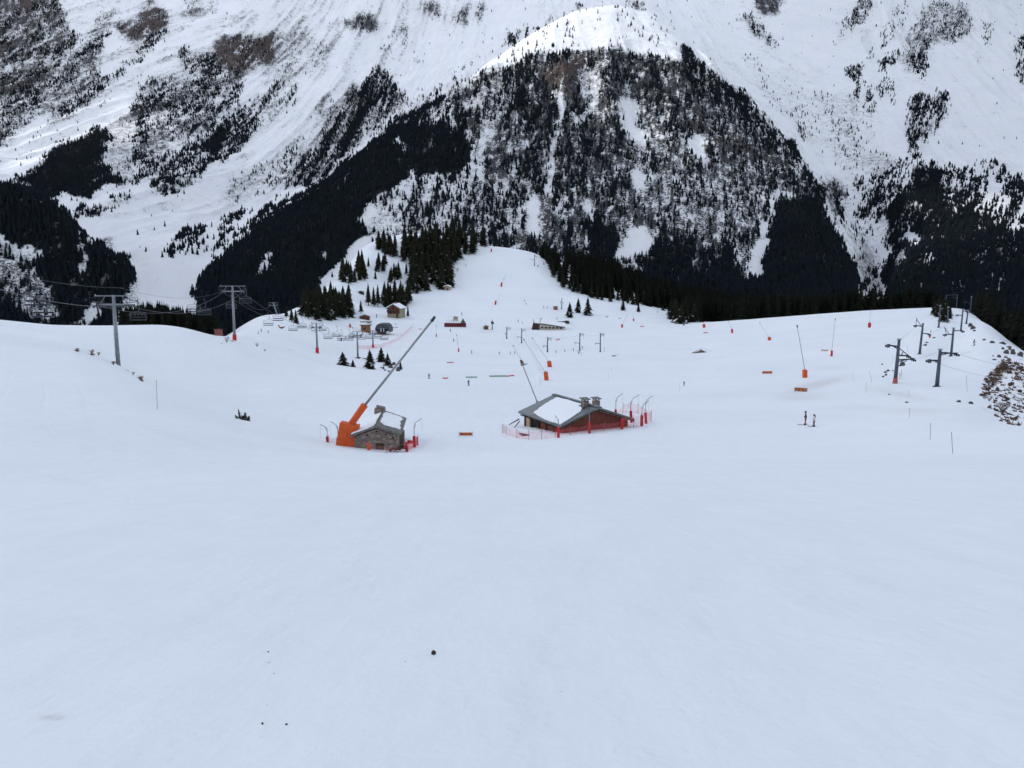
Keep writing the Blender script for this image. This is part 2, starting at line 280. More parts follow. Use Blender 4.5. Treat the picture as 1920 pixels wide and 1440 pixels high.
# ---------------------------------------------------------------- the mountains
M_ROLES = [
 [(-1200,760,800),(-400,760,800),(2320,760,800),(3200,760,800)],
 [(-1200,560,940),(-400,560,940),(0,590,940),(100,605,940),(200,620,940),(250,630,930),(300,620,930),(350,618,930),(400,615,930),(450,612,940),(600,600,940),(1000,560,940),(1300,580,940),(1500,585,940),(1650,600,940),(1920,600,940),(3200,600,940)],
 [(-1200,440,1000),(-400,400,1000),(0,450,990),(60,462,990),(100,480,990),(150,510,990),(200,545,985),(240,570,980),(265,590,980),(300,580,990),(350,575,1000),(380,566,1010),(400,545,1020),(450,530,1040),(600,520,1080),(700,510,1080),(1000,500,1050),(1300,520,1050),(1500,525,1050),(1600,545,1040),(1650,565,1040),(1700,555,1050),(1920,540,1050),(3200,500,1050)],
 [(-1200,300,1060),(-400,270,1060),(0,349,1050),(60,362,1050),(100,388,1045),(150,432,1035),(200,478,1020),(238,508,1010),(262,550,1010),(300,545,1040),(350,540,1060),(378,520,1080),(390,500,1100),(450,470,1150),(520,430,1200),(600,400,1230),(700,370,1250),(850,330,1300),(1000,310,1330),(1150,300,1330),(1300,310,1330),(1400,340,1330),(1500,400,1300),(1580,470,1250),(1630,540,1150),(1660,560,1150),(1700,500,1200),(1800,460,1250),(1920,440,1250),(3200,400,1250)],
 [(-1200,420,1250),(-400,420,1250),(0,425,1250),(60,428,1250),(100,428,1250),(150,440,1240),(200,480,1230),(240,500,1220),(265,490,1220),(300,480,1230),(350,475,1240),(385,480,1240),(400,478,1250),(450,452,1280),(520,404,1350),(600,349,1430),(700,274,1580),(760,236,1650),(820,208,1680),(900,140,1720),(960,118,1740),(1020,100,1750),(1090,94,1750),(1150,88,1750),(1200,104,1740),(1270,110,1730),(1330,140,1720),(1400,205,1680),(1480,290,1600),(1550,380,1520),(1600,450,1430),(1640,525,1300),(1662,550,1280),(1700,470,1350),(1800,420,1450),(1920,400,1450),(3200,370,1450)],
 [(-1200,380,1480),(-400,380,1480),(0,400,1480),(90,404,1480),(150,398,1480),(200,400,1470),(250,420,1440),(300,425,1420),(350,430,1420),(400,440,1420),(450,440,1450),(520,403,1480),(600,350,1560),(700,275,1700),(760,232,1790),(820,196,1850),(850,178,1880),(930,111,1980),(1000,62,2080),(1080,23,2180),(1150,12,2230),(1220,26,2230),(1270,64,2150),(1330,120,2020),(1400,188,1900),(1480,279,1760),(1550,370,1650),(1600,440,1550),(1640,500,1450),(1670,500,1430),(1700,440,1500),(1800,390,1600),(1920,370,1600),(3200,340,1600)],
 [(-1200,340,1650),(-400,340,1650),(0,362,1650),(90,385,1620),(150,375,1620),(200,360,1640),(250,375,1620),(300,380,1620),(350,385,1620),(400,395,1620),(450,400,1650),(520,400,1650),(600,358,1720),(700,290,1860),(760,248,1950),(820,212,2010),(850,194,2050),(930,130,2150),(1000,84,2250),(1080,50,2350),(1150,42,2400),(1220,54,2400),(1270,90,2320),(1330,140,2200),(1400,205,2050),(1480,292,1920),(1550,380,1800),(1600,420,1720),(1640,430,1680),(1700,390,1750),(1800,350,1800),(1920,340,1800),(3200,300,1800)],
 [(-1200,260,2000),(-400,270,2000),(0,300,1950),(100,300,1950),(200,290,1950),(300,290,1950),(400,290,1980),(500,290,2000),(600,280,2050),(700,225,2150),(760,195,2250),(820,165,2350),(900,110,2500),(960,75,2600),(1030,35,2750),(1100,5,2850),(1150,-5,2900),(1220,5,2900),(1300,60,2750),(1400,150,2500),(1480,225,2300),(1550,300,2150),(1600,330,2050),(1640,330,2000),(1700,300,2050),(1800,270,2100),(1920,260,2100),(3200,220,2100)],
 [(-1200,170,2500),(-400,170,2500),(0,170,2450),(150,160,2450),(300,160,2450),(500,160,2500),(650,130,2600),(760,100,2750),(900,30,3050),(1000,-20,3300),(1150,-60,3500),(1300,-10,3300),(1400,60,3000),(1500,120,2800),(1600,160,2650),(1750,130,2650),(1920,120,2650),(3200,100,2650)],
 [(-1200,40,3100),(-400,30,3100),(0,20,3100),(300,0,3100),(600,-10,3200),(900,-100,3600),(1150,-160,4000),(1400,-60,3600),(1700,0,3300),(1920,0,3300),(3200,0,3300)],
 [(-1200,-120,3900),(-400,-160,3900),(0,-120,3900),(300,-170,3900),(600,-140,4000),(900,-220,4300),(1150,-280,4600),(1400,-200,4300),(1700,-160,4000),(1920,-180,4000),(3200,-150,4000)],
 [(-1200,60,5200),(-400,40,5200),(600,30,5200),(1150,-50,5600),(1920,30,5200),(3200,60,5200)],
]
NC = 1500; tU = np.concatenate([np.linspace(-1.5, -.72, 90)[:-1], np.linspace(-.72, .72, NC), np.linspace(.72, 1.5, 90)[1:]])
Yk, Zk2 = [], []
for k, role in enumerate(M_ROLES):
    a = np.array(role, float); t, e = ray(a[:, 0], a[:, 1]); o_ = np.argsort(t)
    Yi = np.interp(tU, t[o_], a[o_, 2]); ei = np.interp(tU, t[o_], e[o_])
    sg = 6 if k in (3, 4, 5, 6) else 14
    Yi = gauss1(Yi, sg*1.5, 0); ei = gauss1(ei, sg, 0)
    Yk.append(Yi); Zk2.append(ei*Yi)
Yk = np.array(Yk); Zk2 = np.array(Zk2); K = len(Yk)
per = [10, 40, 100, 130, 110, 60, 80, 90, 80, 30, 20]
sq = np.concatenate([k+np.arange(n)/n for k, n in enumerate(per)]+[[K-1]])
kk = np.repeat(np.arange(K, dtype=float)[:, None], len(tU), 1); SQ = np.repeat(sq[:, None], len(tU), 1)
MY = pchip(kk, Yk, SQ); MZ = pchip(kk, Zk2, SQ)
MX = MY*tU[None]
# ribs and crags
amp = np.clip((MY-1000)/500, 0.15, 1)
q = MX*.7+MY*.35
MPX0, MPY0 = project(MX, MY, MZ); kx = np.interp(MPX0, [0, 450, 800, 1350, 1600, 2200], [-1.1, -1.1, -.15, .1, -.4, -.35])
rib = ridged((MX+kx*MZ)/190, (MY*.35+MZ*.25)/420, 4, 21)-.62
rib2 = ridged((MX+kx*MZ)/58, (MY*.4+MZ*.3)/190, 4, 31)-.62
crag = fbm(MX/26, (MY+MZ*.6)/26, 5, 41, .6)
MPX, MPY = project(MX, MY, MZ)
# ---- region map painted in photograph coordinates (what grows or crops out where); fields: forest, rock, bush, brown
GW, GH, GS = 1200, 360, 2          # cells of 2 px, origin (-240,-60)
gx, gy = np.meshgrid(np.arange(GW)*GS-240, np.arange(GH)*GS-60)
wob = lambda s, seed: fbm(gx/s, gy/s, 4, seed)
wx = gx+wob(40, 61)*16+wob(9, 63)*5; wy = gy+wob(40, 62)*16+wob(9, 64)*7
REG = {k: np.zeros((GH, GW)) for k in ('forest', 'rock', 'bush', 'brown')}
REG['rock'][:] = .04; REG['forest'][:] = .004
def poly(pts, **kw):
    inside = np.zeros((GH, GW), bool); n = len(pts)
    for i in range(n):
        x1, y1 = pts[i]; x2, y2 = pts[(i+1) % n]
        if y1 == y2: continue
        c = ((y1 > wy) != (y2 > wy)) & (wx < (x2-x1)*(wy-y1)/(y2-y1)+x1)
        inside ^= c
    for k in REG:
        if k in kw: REG[k][inside] = kw[k]
L = -300; R_ = 2200
# left mountain
poly([(L,0),(110,-40),(125,40),(150,70),(110,120),(95,190),(60,235),(0,285),(L,330)], forest=.22, rock=.62, brown=.35)
poly([(0,180),(70,160),(60,230),(0,285),(L,300),(L,200)], forest=.5, rock=.5)
poly([(15,5),(60,0),(65,15),(30,22)], rock=1, brown=1, forest=.02)
poly([(90,235),(85,190),(120,120),(165,60),(195,15),(215,15),(200,60),(180,110),(190,140),(150,190)], forest=.22, rock=.5, bush=.3, brown=.3)
poly([(215,45),(260,30),(290,10),(315,25),(300,60),(285,80),(235,82)], rock=.8, brown=.8, forest=.12)
poly([(90,240),(170,175),(240,115),(300,52),(318,55),(290,90),(210,165),(150,210),(100,250)], forest=.38, rock=.35)
poly([(335,0),(420,0),(380,25),(340,20)], rock=.35, forest=.05)
poly([(255,150),(330,110),(345,85),(420,110),(455,155),(440,200),(380,240),(335,280),(320,310),(285,345),(215,350),(185,300),(190,260),(215,225),(250,190)], forest=.42, rock=.45, bush=.3)
poly([(190,255),(215,215),(245,200),(255,250),(245,335),(215,340),(192,310)], forest=.05, bush=.85, rock=.1)
poly([(280,230),(310,200),(320,250),(290,320),(275,310)], forest=.12, bush=.7)
poly([(400,100),(415,70),(470,62),(525,65),(528,85),(490,120),(450,142),(415,125)], rock=.95, brown=.9, forest=.12)
poly([(525,62),(565,45),(580,70),(610,90),(600,120),(560,160),(520,180),(490,150),(500,110)], forest=.05, rock=.28, bush=.45)
poly([(600,70),(640,30),(640,90),(600,140)], bush=.5)
poly([(10,342),(60,310),(120,270),(150,262),(205,232),(215,262),(190,270),(188,305),(235,342),(180,362),(110,375),(70,360)], forest=1)
poly([(278,352),(320,300),(380,250),(440,205),(520,158),(548,160),(545,205),(500,245),(440,290),(380,335),(330,362),(300,368)], forest=.78, rock=.3)
poly([(450,200),(520,158),(560,160),(560,210),(500,240)], forest=.35, rock=.25)
poly([(420,340),(520,290),(570,260),(600,200),(640,175),(690,140),(700,125),(640,250),(560,310),(520,345),(450,385),(420,395)], forest=.12, bush=.55, rock=.25)
poly([(500,362),(540,320),(600,265),(650,190),(690,135),(707,122),(740,160),(765,190),(740,225),(680,265),(620,310),(580,345)], forest=.62, rock=.5)
poly([(640,180),(660,165),(675,200),(650,240)], forest=.2, rock=.7, brown=.5)
poly([(690,240),(720,235),(700,255),(672,270)], forest=.02)
poly([(590,345),(620,330),(650,285),(640,320),(600,350)], forest=.05)
# snow streaks of the left mountain
poly([(L,345),(0,320),(50,300),(180,225),(330,130),(345,85),(300,110),(180,190),(60,250),(0,290),(L,320)], forest=.03, rock=.02, bush=.1)
poly([(390,345),(470,290),(560,215),(640,150),(700,60),(640,80),(600,130),(540,205),(460,270),(330,372),(300,380)], forest=.004, rock=.0, bush=.05)
# valley floor and its scrub
poly([(305,455),(345,435),(390,428),(440,410),(500,385),(560,362),(545,395),(470,440),(400,470),(345,478),(310,470)], forest=.4)
poly([(125,415),(160,392),(200,385),(240,352),(250,362),(215,385),(180,398),(130,425)], forest=.4, bush=.7)
poly([(395,385),(420,360),(480,335),(490,350),(440,380)], bush=.7, forest=.03)
poly([(178,435),(218,435),(222,450),(205,475),(240,480),(235,510),(205,505),(190,470)], rock=.45, bush=.8, forest=.03)
# left spur
poly([(L,340),(0,345),(60,360),(100,385),(150,430),(190,455),(205,480),(243,505),(246,540),(235,570),(200,640),(L,640)], forest=1)
poly([(L,430),(0,447),(40,460),(80,482),(55,482),(0,462),(L,450)], forest=.05, bush=.5)
poly([(L,478),(0,476),(30,480),(38,500),(70,505),(95,560),(100,600),(50,590),(0,540),(L,540)], forest=.3, bush=.4, rock=.3)
poly([(148,440),(157,455),(157,480),(155,515),(150,515),(150,480)], forest=.0)
poly([(165,575),(172,560),(185,570),(186,590),(168,605),(150,612)], forest=.0)
poly([(60,498),(72,500),(70,512),(60,512)], forest=.05)
# massif: dark forest
poly([(360,545),(385,500),(392,488),(450,452),(520,402),(600,350),(650,300),(700,268),(745,235),(850,200),(872,235),(885,300),(862,330),(800,325),(785,350),(700,378),(690,430),(600,520),(560,640),(380,640)], forest=1)
poly([(692,372),(800,320),(870,320),(890,370),(880,430),(900,470),(690,470)], forest=.72, rock=.4)
poly([(690,245),(750,210),(850,182),(870,230),(800,232),(745,240)], forest=.62, rock=.4)
poly([(735,205),(800,185),(805,195),(750,215)], forest=.05)
for s in ([(663,402),(682,374),(700,385),(722,382),(726,408),(712,432),(695,425)],[(480,505),(500,485),(522,472),(515,490),(478,518)],[(745,262),(752,262),(750,285),(744,280)],[(775,320),(783,310),(782,350),(768,375),(760,350)],[(645,296),(655,285),(650,300)],[(838,235),(848,232),(842,255)],[(600,470),(608,462),(604,480)],[(835,360),(850,365),(845,410),(835,400)]): poly(s, forest=.0)
poly([(690,240),(745,205),(740,225),(695,262)], forest=.25, rock=.2)
# massif: cliffs
poly([(850,182),(900,138),(960,118),(1020,100),(1090,94),(1150,88),(1200,104),(1280,110),(1340,150),(1420,230),(1500,310),(1540,370),(1520,372),(1445,352),(1455,430),(1430,540),(1000,560),(880,470),(880,330),(890,280),(868,230)], forest=.44, rock=.85, brown=.04)
poly([(1180,180),(1300,170),(1380,200),(1430,300),(1440,420),(1300,430),(1200,400),(1170,300)], forest=.28, rock=.66, brown=.03)
poly([(870,170),(960,130),(1000,180),(940,240),(880,230)], forest=.45, rock=.55)
poly([(905,330),(1000,290),(1040,360),(980,440),(900,440)], forest=.6, rock=.6)
poly([(1010,140),(1060,112),(1110,100),(1100,125),(1060,160),(1070,190),(1040,170)], rock=1, brown=1, forest=.06)
poly([(1280,140),(1330,230),(1420,270),(1440,300),(1330,275),(1280,220)], rock=.9, brown=.45, forest=.22)
poly([(1012,375),(1035,375),(1040,425),(1015,440)], rock=1, brown=.5, forest=.1)
poly([(1090,130),(1140,110),(1130,150),(1100,180),(1075,160)], rock=.4, forest=.1)
for s in ([(1036,168),(1055,178),(1060,230),(1046,270),(1046,330),(1036,357),(1022,355),(1034,300),(1043,225)],[(1145,145),(1120,190),(1100,230),(1085,250),(1080,225),(1105,190),(1130,150)],
          [(1160,172),(1182,180),(1186,225),(1212,270),(1195,282),(1172,245)],[(905,245),(928,232),(912,290),(900,335),(885,335),(895,290)],[(992,372),(1012,374),(1012,410),(1005,445),(980,450),(990,400)],
          [(1052,370),(1062,370),(1060,405),(1052,408)],[(1178,422),(1200,428),(1232,452),(1240,470),(1215,475),(1165,482),(1148,462),(1172,455)],[(1130,288),(1150,310),(1155,330),(1140,310)],
          [(1432,358),(1458,376),(1450,430),(1432,480),(1425,520),(1400,522),(1418,460),(1440,400)],[(1090,370),(1105,378),(1108,450),(1095,450),(1098,400)],[(1180,320),(1200,318),(1215,350),(1190,360)],
          [(1295,240),(1325,258),(1330,300),(1300,290)],[(945,275),(960,262),(955,300)],[(865,190),(905,180),(900,195),(870,205)],[(1210,330),(1240,325),(1250,345)],[(1345,475),(1372,455),(1385,480),(1360,505)]): poly(s, forest=.0, rock=.0, brown=0)
poly([(1092,412),(1165,420),(1150,500),(1100,500)], forest=.95)
poly([(1195,478),(1250,455),(1300,440),(1330,540),(1200,540)], forest=.9)
poly([(1310,465),(1375,460),(1395,540),(1310,560)], forest=.92)
poly([(1290,460),(1310,470),(1315,510),(1295,500)], forest=.1)
poly([(1000,500),(1300,520),(1440,530),(1640,560),(1660,640),(1000,640)], forest=1)
poly([(1450,368),(1530,366),(1560,420),(1600,500),(1640,560),(1660,640),(1300,640),(1300,560),(1420,530),(1440,450)], forest=1)
poly([(1283,88),(1300,98),(1400,182),(1480,272),(1530,335),(1545,372),(1500,355),(1430,255),(1370,195),(1280,122)], forest=.75, rock=.5)
# plateau and the bare slopes behind
poly([(720,230),(790,180),(880,115),(960,70),(1080,20),(1150,10),(1225,25),(1285,85),(1280,112),(1200,104),(1150,88),(1090,94),(1020,100),(960,118),(900,138),(850,182)], forest=.05, rock=.08)
poly([(940,78),(1000,50),(1010,62),(945,92)], forest=.3)
poly([(780,190),(860,145),(870,155),(790,200)], forest=.3)
for s in ([(785,15),(815,0),(835,30),(815,40)],[(855,15),(885,10),(880,35),(858,38)],[(895,0),(912,5),(908,35),(898,32)],[(640,25),(700,22),(700,60),(650,55)],[(740,50),(760,40),(758,60),(742,70)],[(1070,8),(1095,0),(1085,20)],[(1160,0),(1200,-4),(1200,14),(1170,8)]): poly(s, forest=.15, rock=.75)
poly([(700,60),(760,55),(790,110),(760,160),(715,130)], forest=.04, rock=.1)
# right mountain
poly([(1395,-20),(1458,-20),(1460,12),(1445,22),(1410,10)], rock=.95, forest=.08)
poly([(1378,30),(1410,25),(1435,45),(1452,80),(1435,82),(1405,50)], forest=.3, rock=.5)
poly([(1420,128),(1438,122),(1450,150),(1430,150)], forest=.4)
poly([(1375,100),(1440,120),(1520,170),(1620,170),(1640,250),(1600,330),(1580,340),(1540,270),(1480,210),(1410,150)], bush=.42, forest=.05)
poly([(1560,78),(1580,30),(1605,0),(1640,-20),(1640,15),(1600,50),(1580,75)], forest=.3, rock=.3)
poly([(1612,110),(1640,60),(1665,30),(1690,-10),(1700,5),(1670,70),(1625,110)], forest=.14)
poly([(1690,60),(1745,0),(1800,0),(1830,50),(1800,80),(1740,90),(1715,150),(1690,120)], rock=.45, forest=.14, bush=.2)
poly([(1706,100),(1725,90),(1742,110),(1735,145),(1720,152),(1706,135)], forest=.8)
poly([(1636,105),(1660,112),(1690,100),(1685,130),(1650,140),(1636,135)], forest=.55)
poly([(1585,118),(1615,120),(1630,160),(1635,220),(1610,215),(1590,160)], forest=.33)
poly([(1640,155),(1660,150),(1675,165),(1672,195),(1645,190)], forest=.18)
poly([(1540,190),(1600,190),(1620,300),(1570,300)], forest=.1, bush=.6)
poly([(1483,200),(1510,200),(1510,265),(1490,240)], forest=.18, bush=.3)
poly([(1700,190),(1745,185),(1785,178),(1775,225),(1745,255),(1715,295),(1702,285),(1700,230)], forest=.42, rock=.3)
poly([(1702,262),(1725,250),(1712,300),(1700,290)], forest=.9)
poly([(1900,80),(1930,70),(1930,150),(1905,145)], forest=.45)
poly([(1840,38),(1865,40),(1858,92),(1850,85)], forest=.12)
poly([(1600,300),(1640,280),(1700,300),(1700,340),(1640,330)], bush=.75, forest=.08)
poly([(1605,330),(1665,325),(1680,380),(1660,480),(1640,430),(1610,400)], forest=.4, bush=.5)
poly([(1660,320),(1700,290),(1730,300),(1800,325),(1860,300),(1900,340),(1930,380),(1930,440),(1850,405),(1760,380),(1665,385)], forest=.42, bush=.15)
poly([(1800,325),(1860,290),(1905,335),(1930,380),(R_,400),(R_,480),(1850,415),(1790,395)], forest=.5)
poly([(1655,395),(1700,355),(1720,310),(1760,330),(1775,385),(1850,405),(1930,440),(R_,460),(R_,660),(1650,660),(1650,540),(1664,470)], forest=1)
poly([(1775,345),(1830,350),(1830,395),(1785,392)], forest=.55)
for s in ([(1690,455),(1705,430),(1725,445),(1720,460)],[(1665,490),(1690,470),(1700,490),(1680,512)],[(1780,395),(1790,395),(1788,410)],[(1830,425),(1850,418),(1845,435)],[(1740,475),(1755,470),(1750,485)]): poly(s, forest=.15)
poly([(1530,335),(1560,332),(1600,345),(1612,400),(1640,440),(1655,520),(1672,590),(1625,590),(1600,500),(1560,410)], forest=.1, bush=.35, rock=.2)
poly([(1535,345),(1580,345),(1592,385),(1560,392)], forest=.2, rock=.8)
poly([(1600,480),(1650,470),(1668,590),(1615,590)], forest=.08, bush=.9)
# trees and rock gather in streaks that run down the slopes; soften the outlines and break them up
ang = np.where(gx < 600, 0, 0)+np.interp(gx, [-240, 450, 800, 1350, 1600, 2200], [.86, .86, .12, -.08, .35, .3])
ca_, sa_ = np.cos(ang), np.sin(ang); along = -gx*sa_+gy*ca_; perp = gx*ca_+gy*sa_
strk = fbm(perp/7, along/24, 4, 91, .62)+.45*fbm(perp/26, along/70, 3, 95)
fraw = gauss1(gauss1(REG['forest'], 1.2, 0), 1.2, 1)
dense = np.clip((fraw-.72)/.2, 0, 1)
mid = np.clip(fraw*1.05+strk*1.25*np.clip(fraw*3, 0, 1)*(1-dense*np.where(gx > 1640, .68, .87)), 0, 1)**1.15
REG['forest'] = np.where(fraw < .02, fraw, mid)
for k_ in ('rock', 'bush', 'brown'): REG[k_] = gauss1(gauss1(REG[k_], 3, 0), 3, 1)
REG['brown'] *= .7
REG['rock'] = np.clip(REG['rock']*(1+.95*fbm(perp/5, along/17, 4, 98, .65)), 0, 1.1)
def lookup(key, px, py):
    i = np.clip(((py+60)/GS).astype(int), 0, GH-1); j = np.clip(((px+240)/GS).astype(int), 0, GW-1); return REG[key][i, j]
rk = lookup('rock', MPX, MPY); fo = lookup('forest', MPX, MPY)
rks = gauss1(gauss1(rk, 3, 0), 3, 1)
crest_ = np.clip((rib2-.06)*6, 0, 1); high = np.clip((330-MPY0)/80, 0, 1)*(SQ > 5.2)
calm = 1-.72*np.clip((SQ-3.85)/.3, 0, 1)*np.clip((5.5-SQ)/.3, 0, 1)*np.clip((MPX0-760)/80, 0, 1)*np.clip((1340-MPX0)/60, 0, 1)
MZ2 = MZ+rib*58*amp*calm+rib2*(15+rks*26)*amp*calm+crag*(1.2+rks*15)*amp+fbm(MX/70, MY/70, 4, 77)*5*amp
# keep the painted skyline of the massif
keep = np.exp(-((SQ-5)/.22)**2)*((MPX > 500) & (MPX < 1650)); MZ2 = MZ2*(1-.75*keep)+MZ*.75*keep
MPX, MPY = project(MX, MY, MZ2)
at_ = {k: lookup(k, MPX, MPY) for k in REG}
at_['rock'] = np.clip(at_['rock']+crest_*high*np.where(MPX0 < 680, .3, .14)*(at_['rock'] > .015), 0, 1.15); at_['bush'] = np.clip(at_['bush']+crest_*high*np.where(MPX0 < 680, .45, .25), 0, 1)
wood = np.clip((gauss1(at_['forest'], 1, 1)-.82)*6, 0, 1)  # mask for the shade painted on the ground below dense forest
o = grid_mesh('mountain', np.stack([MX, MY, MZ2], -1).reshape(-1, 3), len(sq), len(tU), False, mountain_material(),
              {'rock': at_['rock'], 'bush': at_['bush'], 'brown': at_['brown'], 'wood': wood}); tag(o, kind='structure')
def sun_blocker_mat():
    m = bpy.data.materials.new('sun_blocker_white'); m.use_nodes = True; n = m.node_tree; b = n.nodes['Principled BSDF']; b.inputs['Base Color'].default_value = (.93, .93, .94, 1); b.inputs['Roughness'].default_value = 1
    tr = n.nodes.new('ShaderNodeBsdfTranslucent'); tr.inputs[0].default_value = (.93, .95, 1, 1); mx = n.nodes.new('ShaderNodeMixShader'); mx.inputs[0].default_value = .86
    n.links.new(b.outputs[0], mx.inputs[1]); n.links.new(tr.outputs[0], mx.inputs[2]); n.links.new(mx.outputs[0], n.nodes['Material Output'].inputs[0]); return m
# added unseen cloud slab blocks the sun; its holes light plateau and left strip
CX, CY = np.meshgrid(np.linspace(-6000, 1500, 150), np.linspace(500, 6100, 112)); S3 = np.array(sd)
wxc = CX+fbm(CX/260, CY/260, 3, 201)*110; wyc = CY+fbm(CX/260, CY/260, 3, 202)*110
def hole(G, rx, ry):
    c = np.array(G)+S3*(2600-G[2])/S3[2]; return ((wxc-c[0])/rx)**2+((wyc-c[1])/ry)**2
hm_ = np.minimum(np.minimum(hole((-30, 2010, 650), 450, 340), hole((-1230, 2000, 300), 150, 130)), hole((-1130, 2280, 480), 150, 120))
thick = np.clip(hm_-1, 0, 1)**.5*np.clip((3000-np.abs(CX+2250))/300+2.5, 0, 1)
up = 2600+thick*(60+260*np.abs(fbm(CX/500, CY/500, 4, 205))); dn = 2598-thick*(40+60*np.abs(fbm(CX/400, CY/400, 3, 206)))
keepc = (hm_ > 1.02); cellk = keepc[:-1, :-1] & keepc[1:, :-1] & keepc[:-1, 1:] & keepc[1:, 1:]; nC = CX.size; idc = np.arange(nC).reshape(CX.shape)
qa = np.stack([idc[:-1, :-1], idc[:-1, 1:], idc[1:, 1:], idc[1:, :-1]], -1)[cellk]
o = raw_mesh('sun_blocker_cloud', np.vstack([np.stack([CX, CY, up], -1).reshape(-1, 3), np.stack([CX, CY, dn], -1).reshape(-1, 3)]), np.vstack([qa, qa[:, ::-1]+nC]), sun_blocker_mat(), smooth=True)
tag(o, 'added white cloud slab out of view that shades the valley', 'sun_blocker_cloud', kind='stuff')
# ---------------------------------------------------------------- trees
needle = mat('spruce_needles', (.012, .015, .009), .9, noise=.6, nscale=3, spec=.1)
needle_far = mat('haze_tinted_spruce_needles', (.010, .014, .018), .9, spec=.03)  # cooler tint: faint distance haze painted into the needle colour
def needle_snowy():
    m = bpy.data.materials.new('spruce_needles_with_snow'); m.use_nodes = True; n = m.node_tree; b = n.nodes['Principled BSDF']
    g = n.nodes.new('ShaderNodeNewGeometry'); tc = n.nodes.new('ShaderNodeTexCoord').outputs['Object']
    c = mix_col(n, noise_node(n, tc, 2.0, 3), (.007, .009, .005), (.03, .03, .017))
    sep = n.nodes.new('ShaderNodeSeparateXYZ'); n.links.new(g.outputs['Normal'], sep.inputs[0])
    nz = math_node(n, 'ABSOLUTE', sep.outputs[2])
    s = math_node(n, 'GREATER_THAN', math_node(n, 'ADD', math_node(n, 'MULTIPLY', nz, .25), noise_node(n, tc, 6, 3, .6)), .83)
    c = mix_col(n, s, c, (.6, .63, .68)); n.links.new(c, b.inputs['Base Color']); b.inputs['Roughness'].default_value = .9; b.inputs['Specular IOR Level'].default_value = .1
    return m
needle_near = needle_snowy()
bark = mat('spruce_bark', (.06, .045, .035), .9, noise=.5, nscale=8)
def spruce_template(seed, whorls, per_w, wid, low=.06, jag=.35, droop=.35):
    """unit-height crown made of separate drooping sprays; returns verts, tris"""
    r = random.Random(seed); V = []; T = []
    for k in range(whorls):
        f = k/(whorls-1); z = low+(1-low)*(f**.92)*.97; rad = wid*(1-f)**.85*(1+r.uniform(-.18, .14))+.012
        a0 = r.uniform(0, 6.28)
        for i in range(per_w):
            a = a0+6.283*i/per_w+r.uniform(-.25, .25); L_ = rad*(1+r.uniform(-jag, jag*.6)); hw = 3.14/per_w*1.15
            ca, sa = math.cos(a), math.sin(a); zz = z+r.uniform(-.015, .015); th = .9/whorls+.02
            base = len(V)
            V += [(0, 0, zz+th), (L_*ca, L_*sa, zz-L_*droop-.01),
                  (L_*.62*math.cos(a+hw), L_*.62*math.sin(a+hw), zz-L_*.2*droop), (L_*.62*math.cos(a-hw), L_*.62*math.sin(a-hw), zz-L_*.2*droop), (0, 0, zz-th*.35)]
            T += [(base, base+2, base+1), (base, base+1, base+3), (base+4, base+1, base+2), (base+4, base+3, base+1)]
    b = len(V); V += [(.012, 0, .9), (-.008, .01, .9), (-.008, -.01, .9), (0, 0, 1.0)]; T += [(b, b+1, b+3), (b+1, b+2, b+3), (b+2, b, b+3)]
    return np.array(V), np.array(T)
def far_template(seed):
    r = random.Random(seed); V = []; T = []; n = 5; tiers = 4
    for k in range(tiers):
        z0 = .02+k*.23; z1 = min(1, z0+.48); rad = .19*(1-k/tiers)**.8*r.uniform(.85, 1.15); a0 = r.uniform(0, 6); b = len(V)
        for i in range(n):
            a = a0+6.283*i/n; q = rad*r.uniform(.55, 1.2); V.append((q*math.cos(a), q*math.sin(a), z0+r.uniform(-.03, .05)))
        V.append((r.uniform(-.015, .015), r.uniform(-.015, .015), z1))
        T += [(b+i, b+(i+1) % n, b+n) for i in range(n)]
    return np.array(V), np.array(T)
def merge_trees(name, pos, h, wfac, templates, material):
    n = len(pos); ch = rng.integers(0, len(templates), n); rot = rng.uniform(0, 6.283, n); Vs = []; Ts = []; off = 0
    for k, (V, T) in enumerate(templates):
        m = ch == k
        if not m.any(): continue
        c, s = np.cos(rot[m])[:, None], np.sin(rot[m])[:, None]; hh = h[m][:, None]; ww = (h*wfac)[m][:, None]
        x = (V[None, :, 0]*c-V[None, :, 1]*s)*ww+pos[m, 0:1]; y = (V[None, :, 0]*s+V[None, :, 1]*c)*ww+pos[m, 1:2]; z = V[None, :, 2]*hh+pos[m, 2:3]
        P = np.stack([x, y, z], -1).reshape(-1, 3); TT = (T[None]+(np.arange(m.sum())*len(V))[:, None, None]).reshape(-1, 3)+off
        Vs.append(P); Ts.append(TT); off += len(P)
    return raw_mesh(name, np.vstack(Vs), np.vstack(Ts), material)
# far forest: sample the mountain cells by their surface area
P0 = np.stack([MX, MY, MZ2], -1); c00 = P0[:-1, :-1]; du = P0[:-1, 1:]-c00; dv = P0[1:, :-1]-c00
area = np.linalg.norm(np.cross(du, dv), axis=-1); harea = np.abs(du[..., 0]*dv[..., 1]-du[..., 1]*dv[..., 0])
fcell = at_['forest'][:-1, :-1]; pxc = MPX[:-1, :-1]; pyc = MPY[:-1, :-1]; Yc = MY[:-1, :-1]
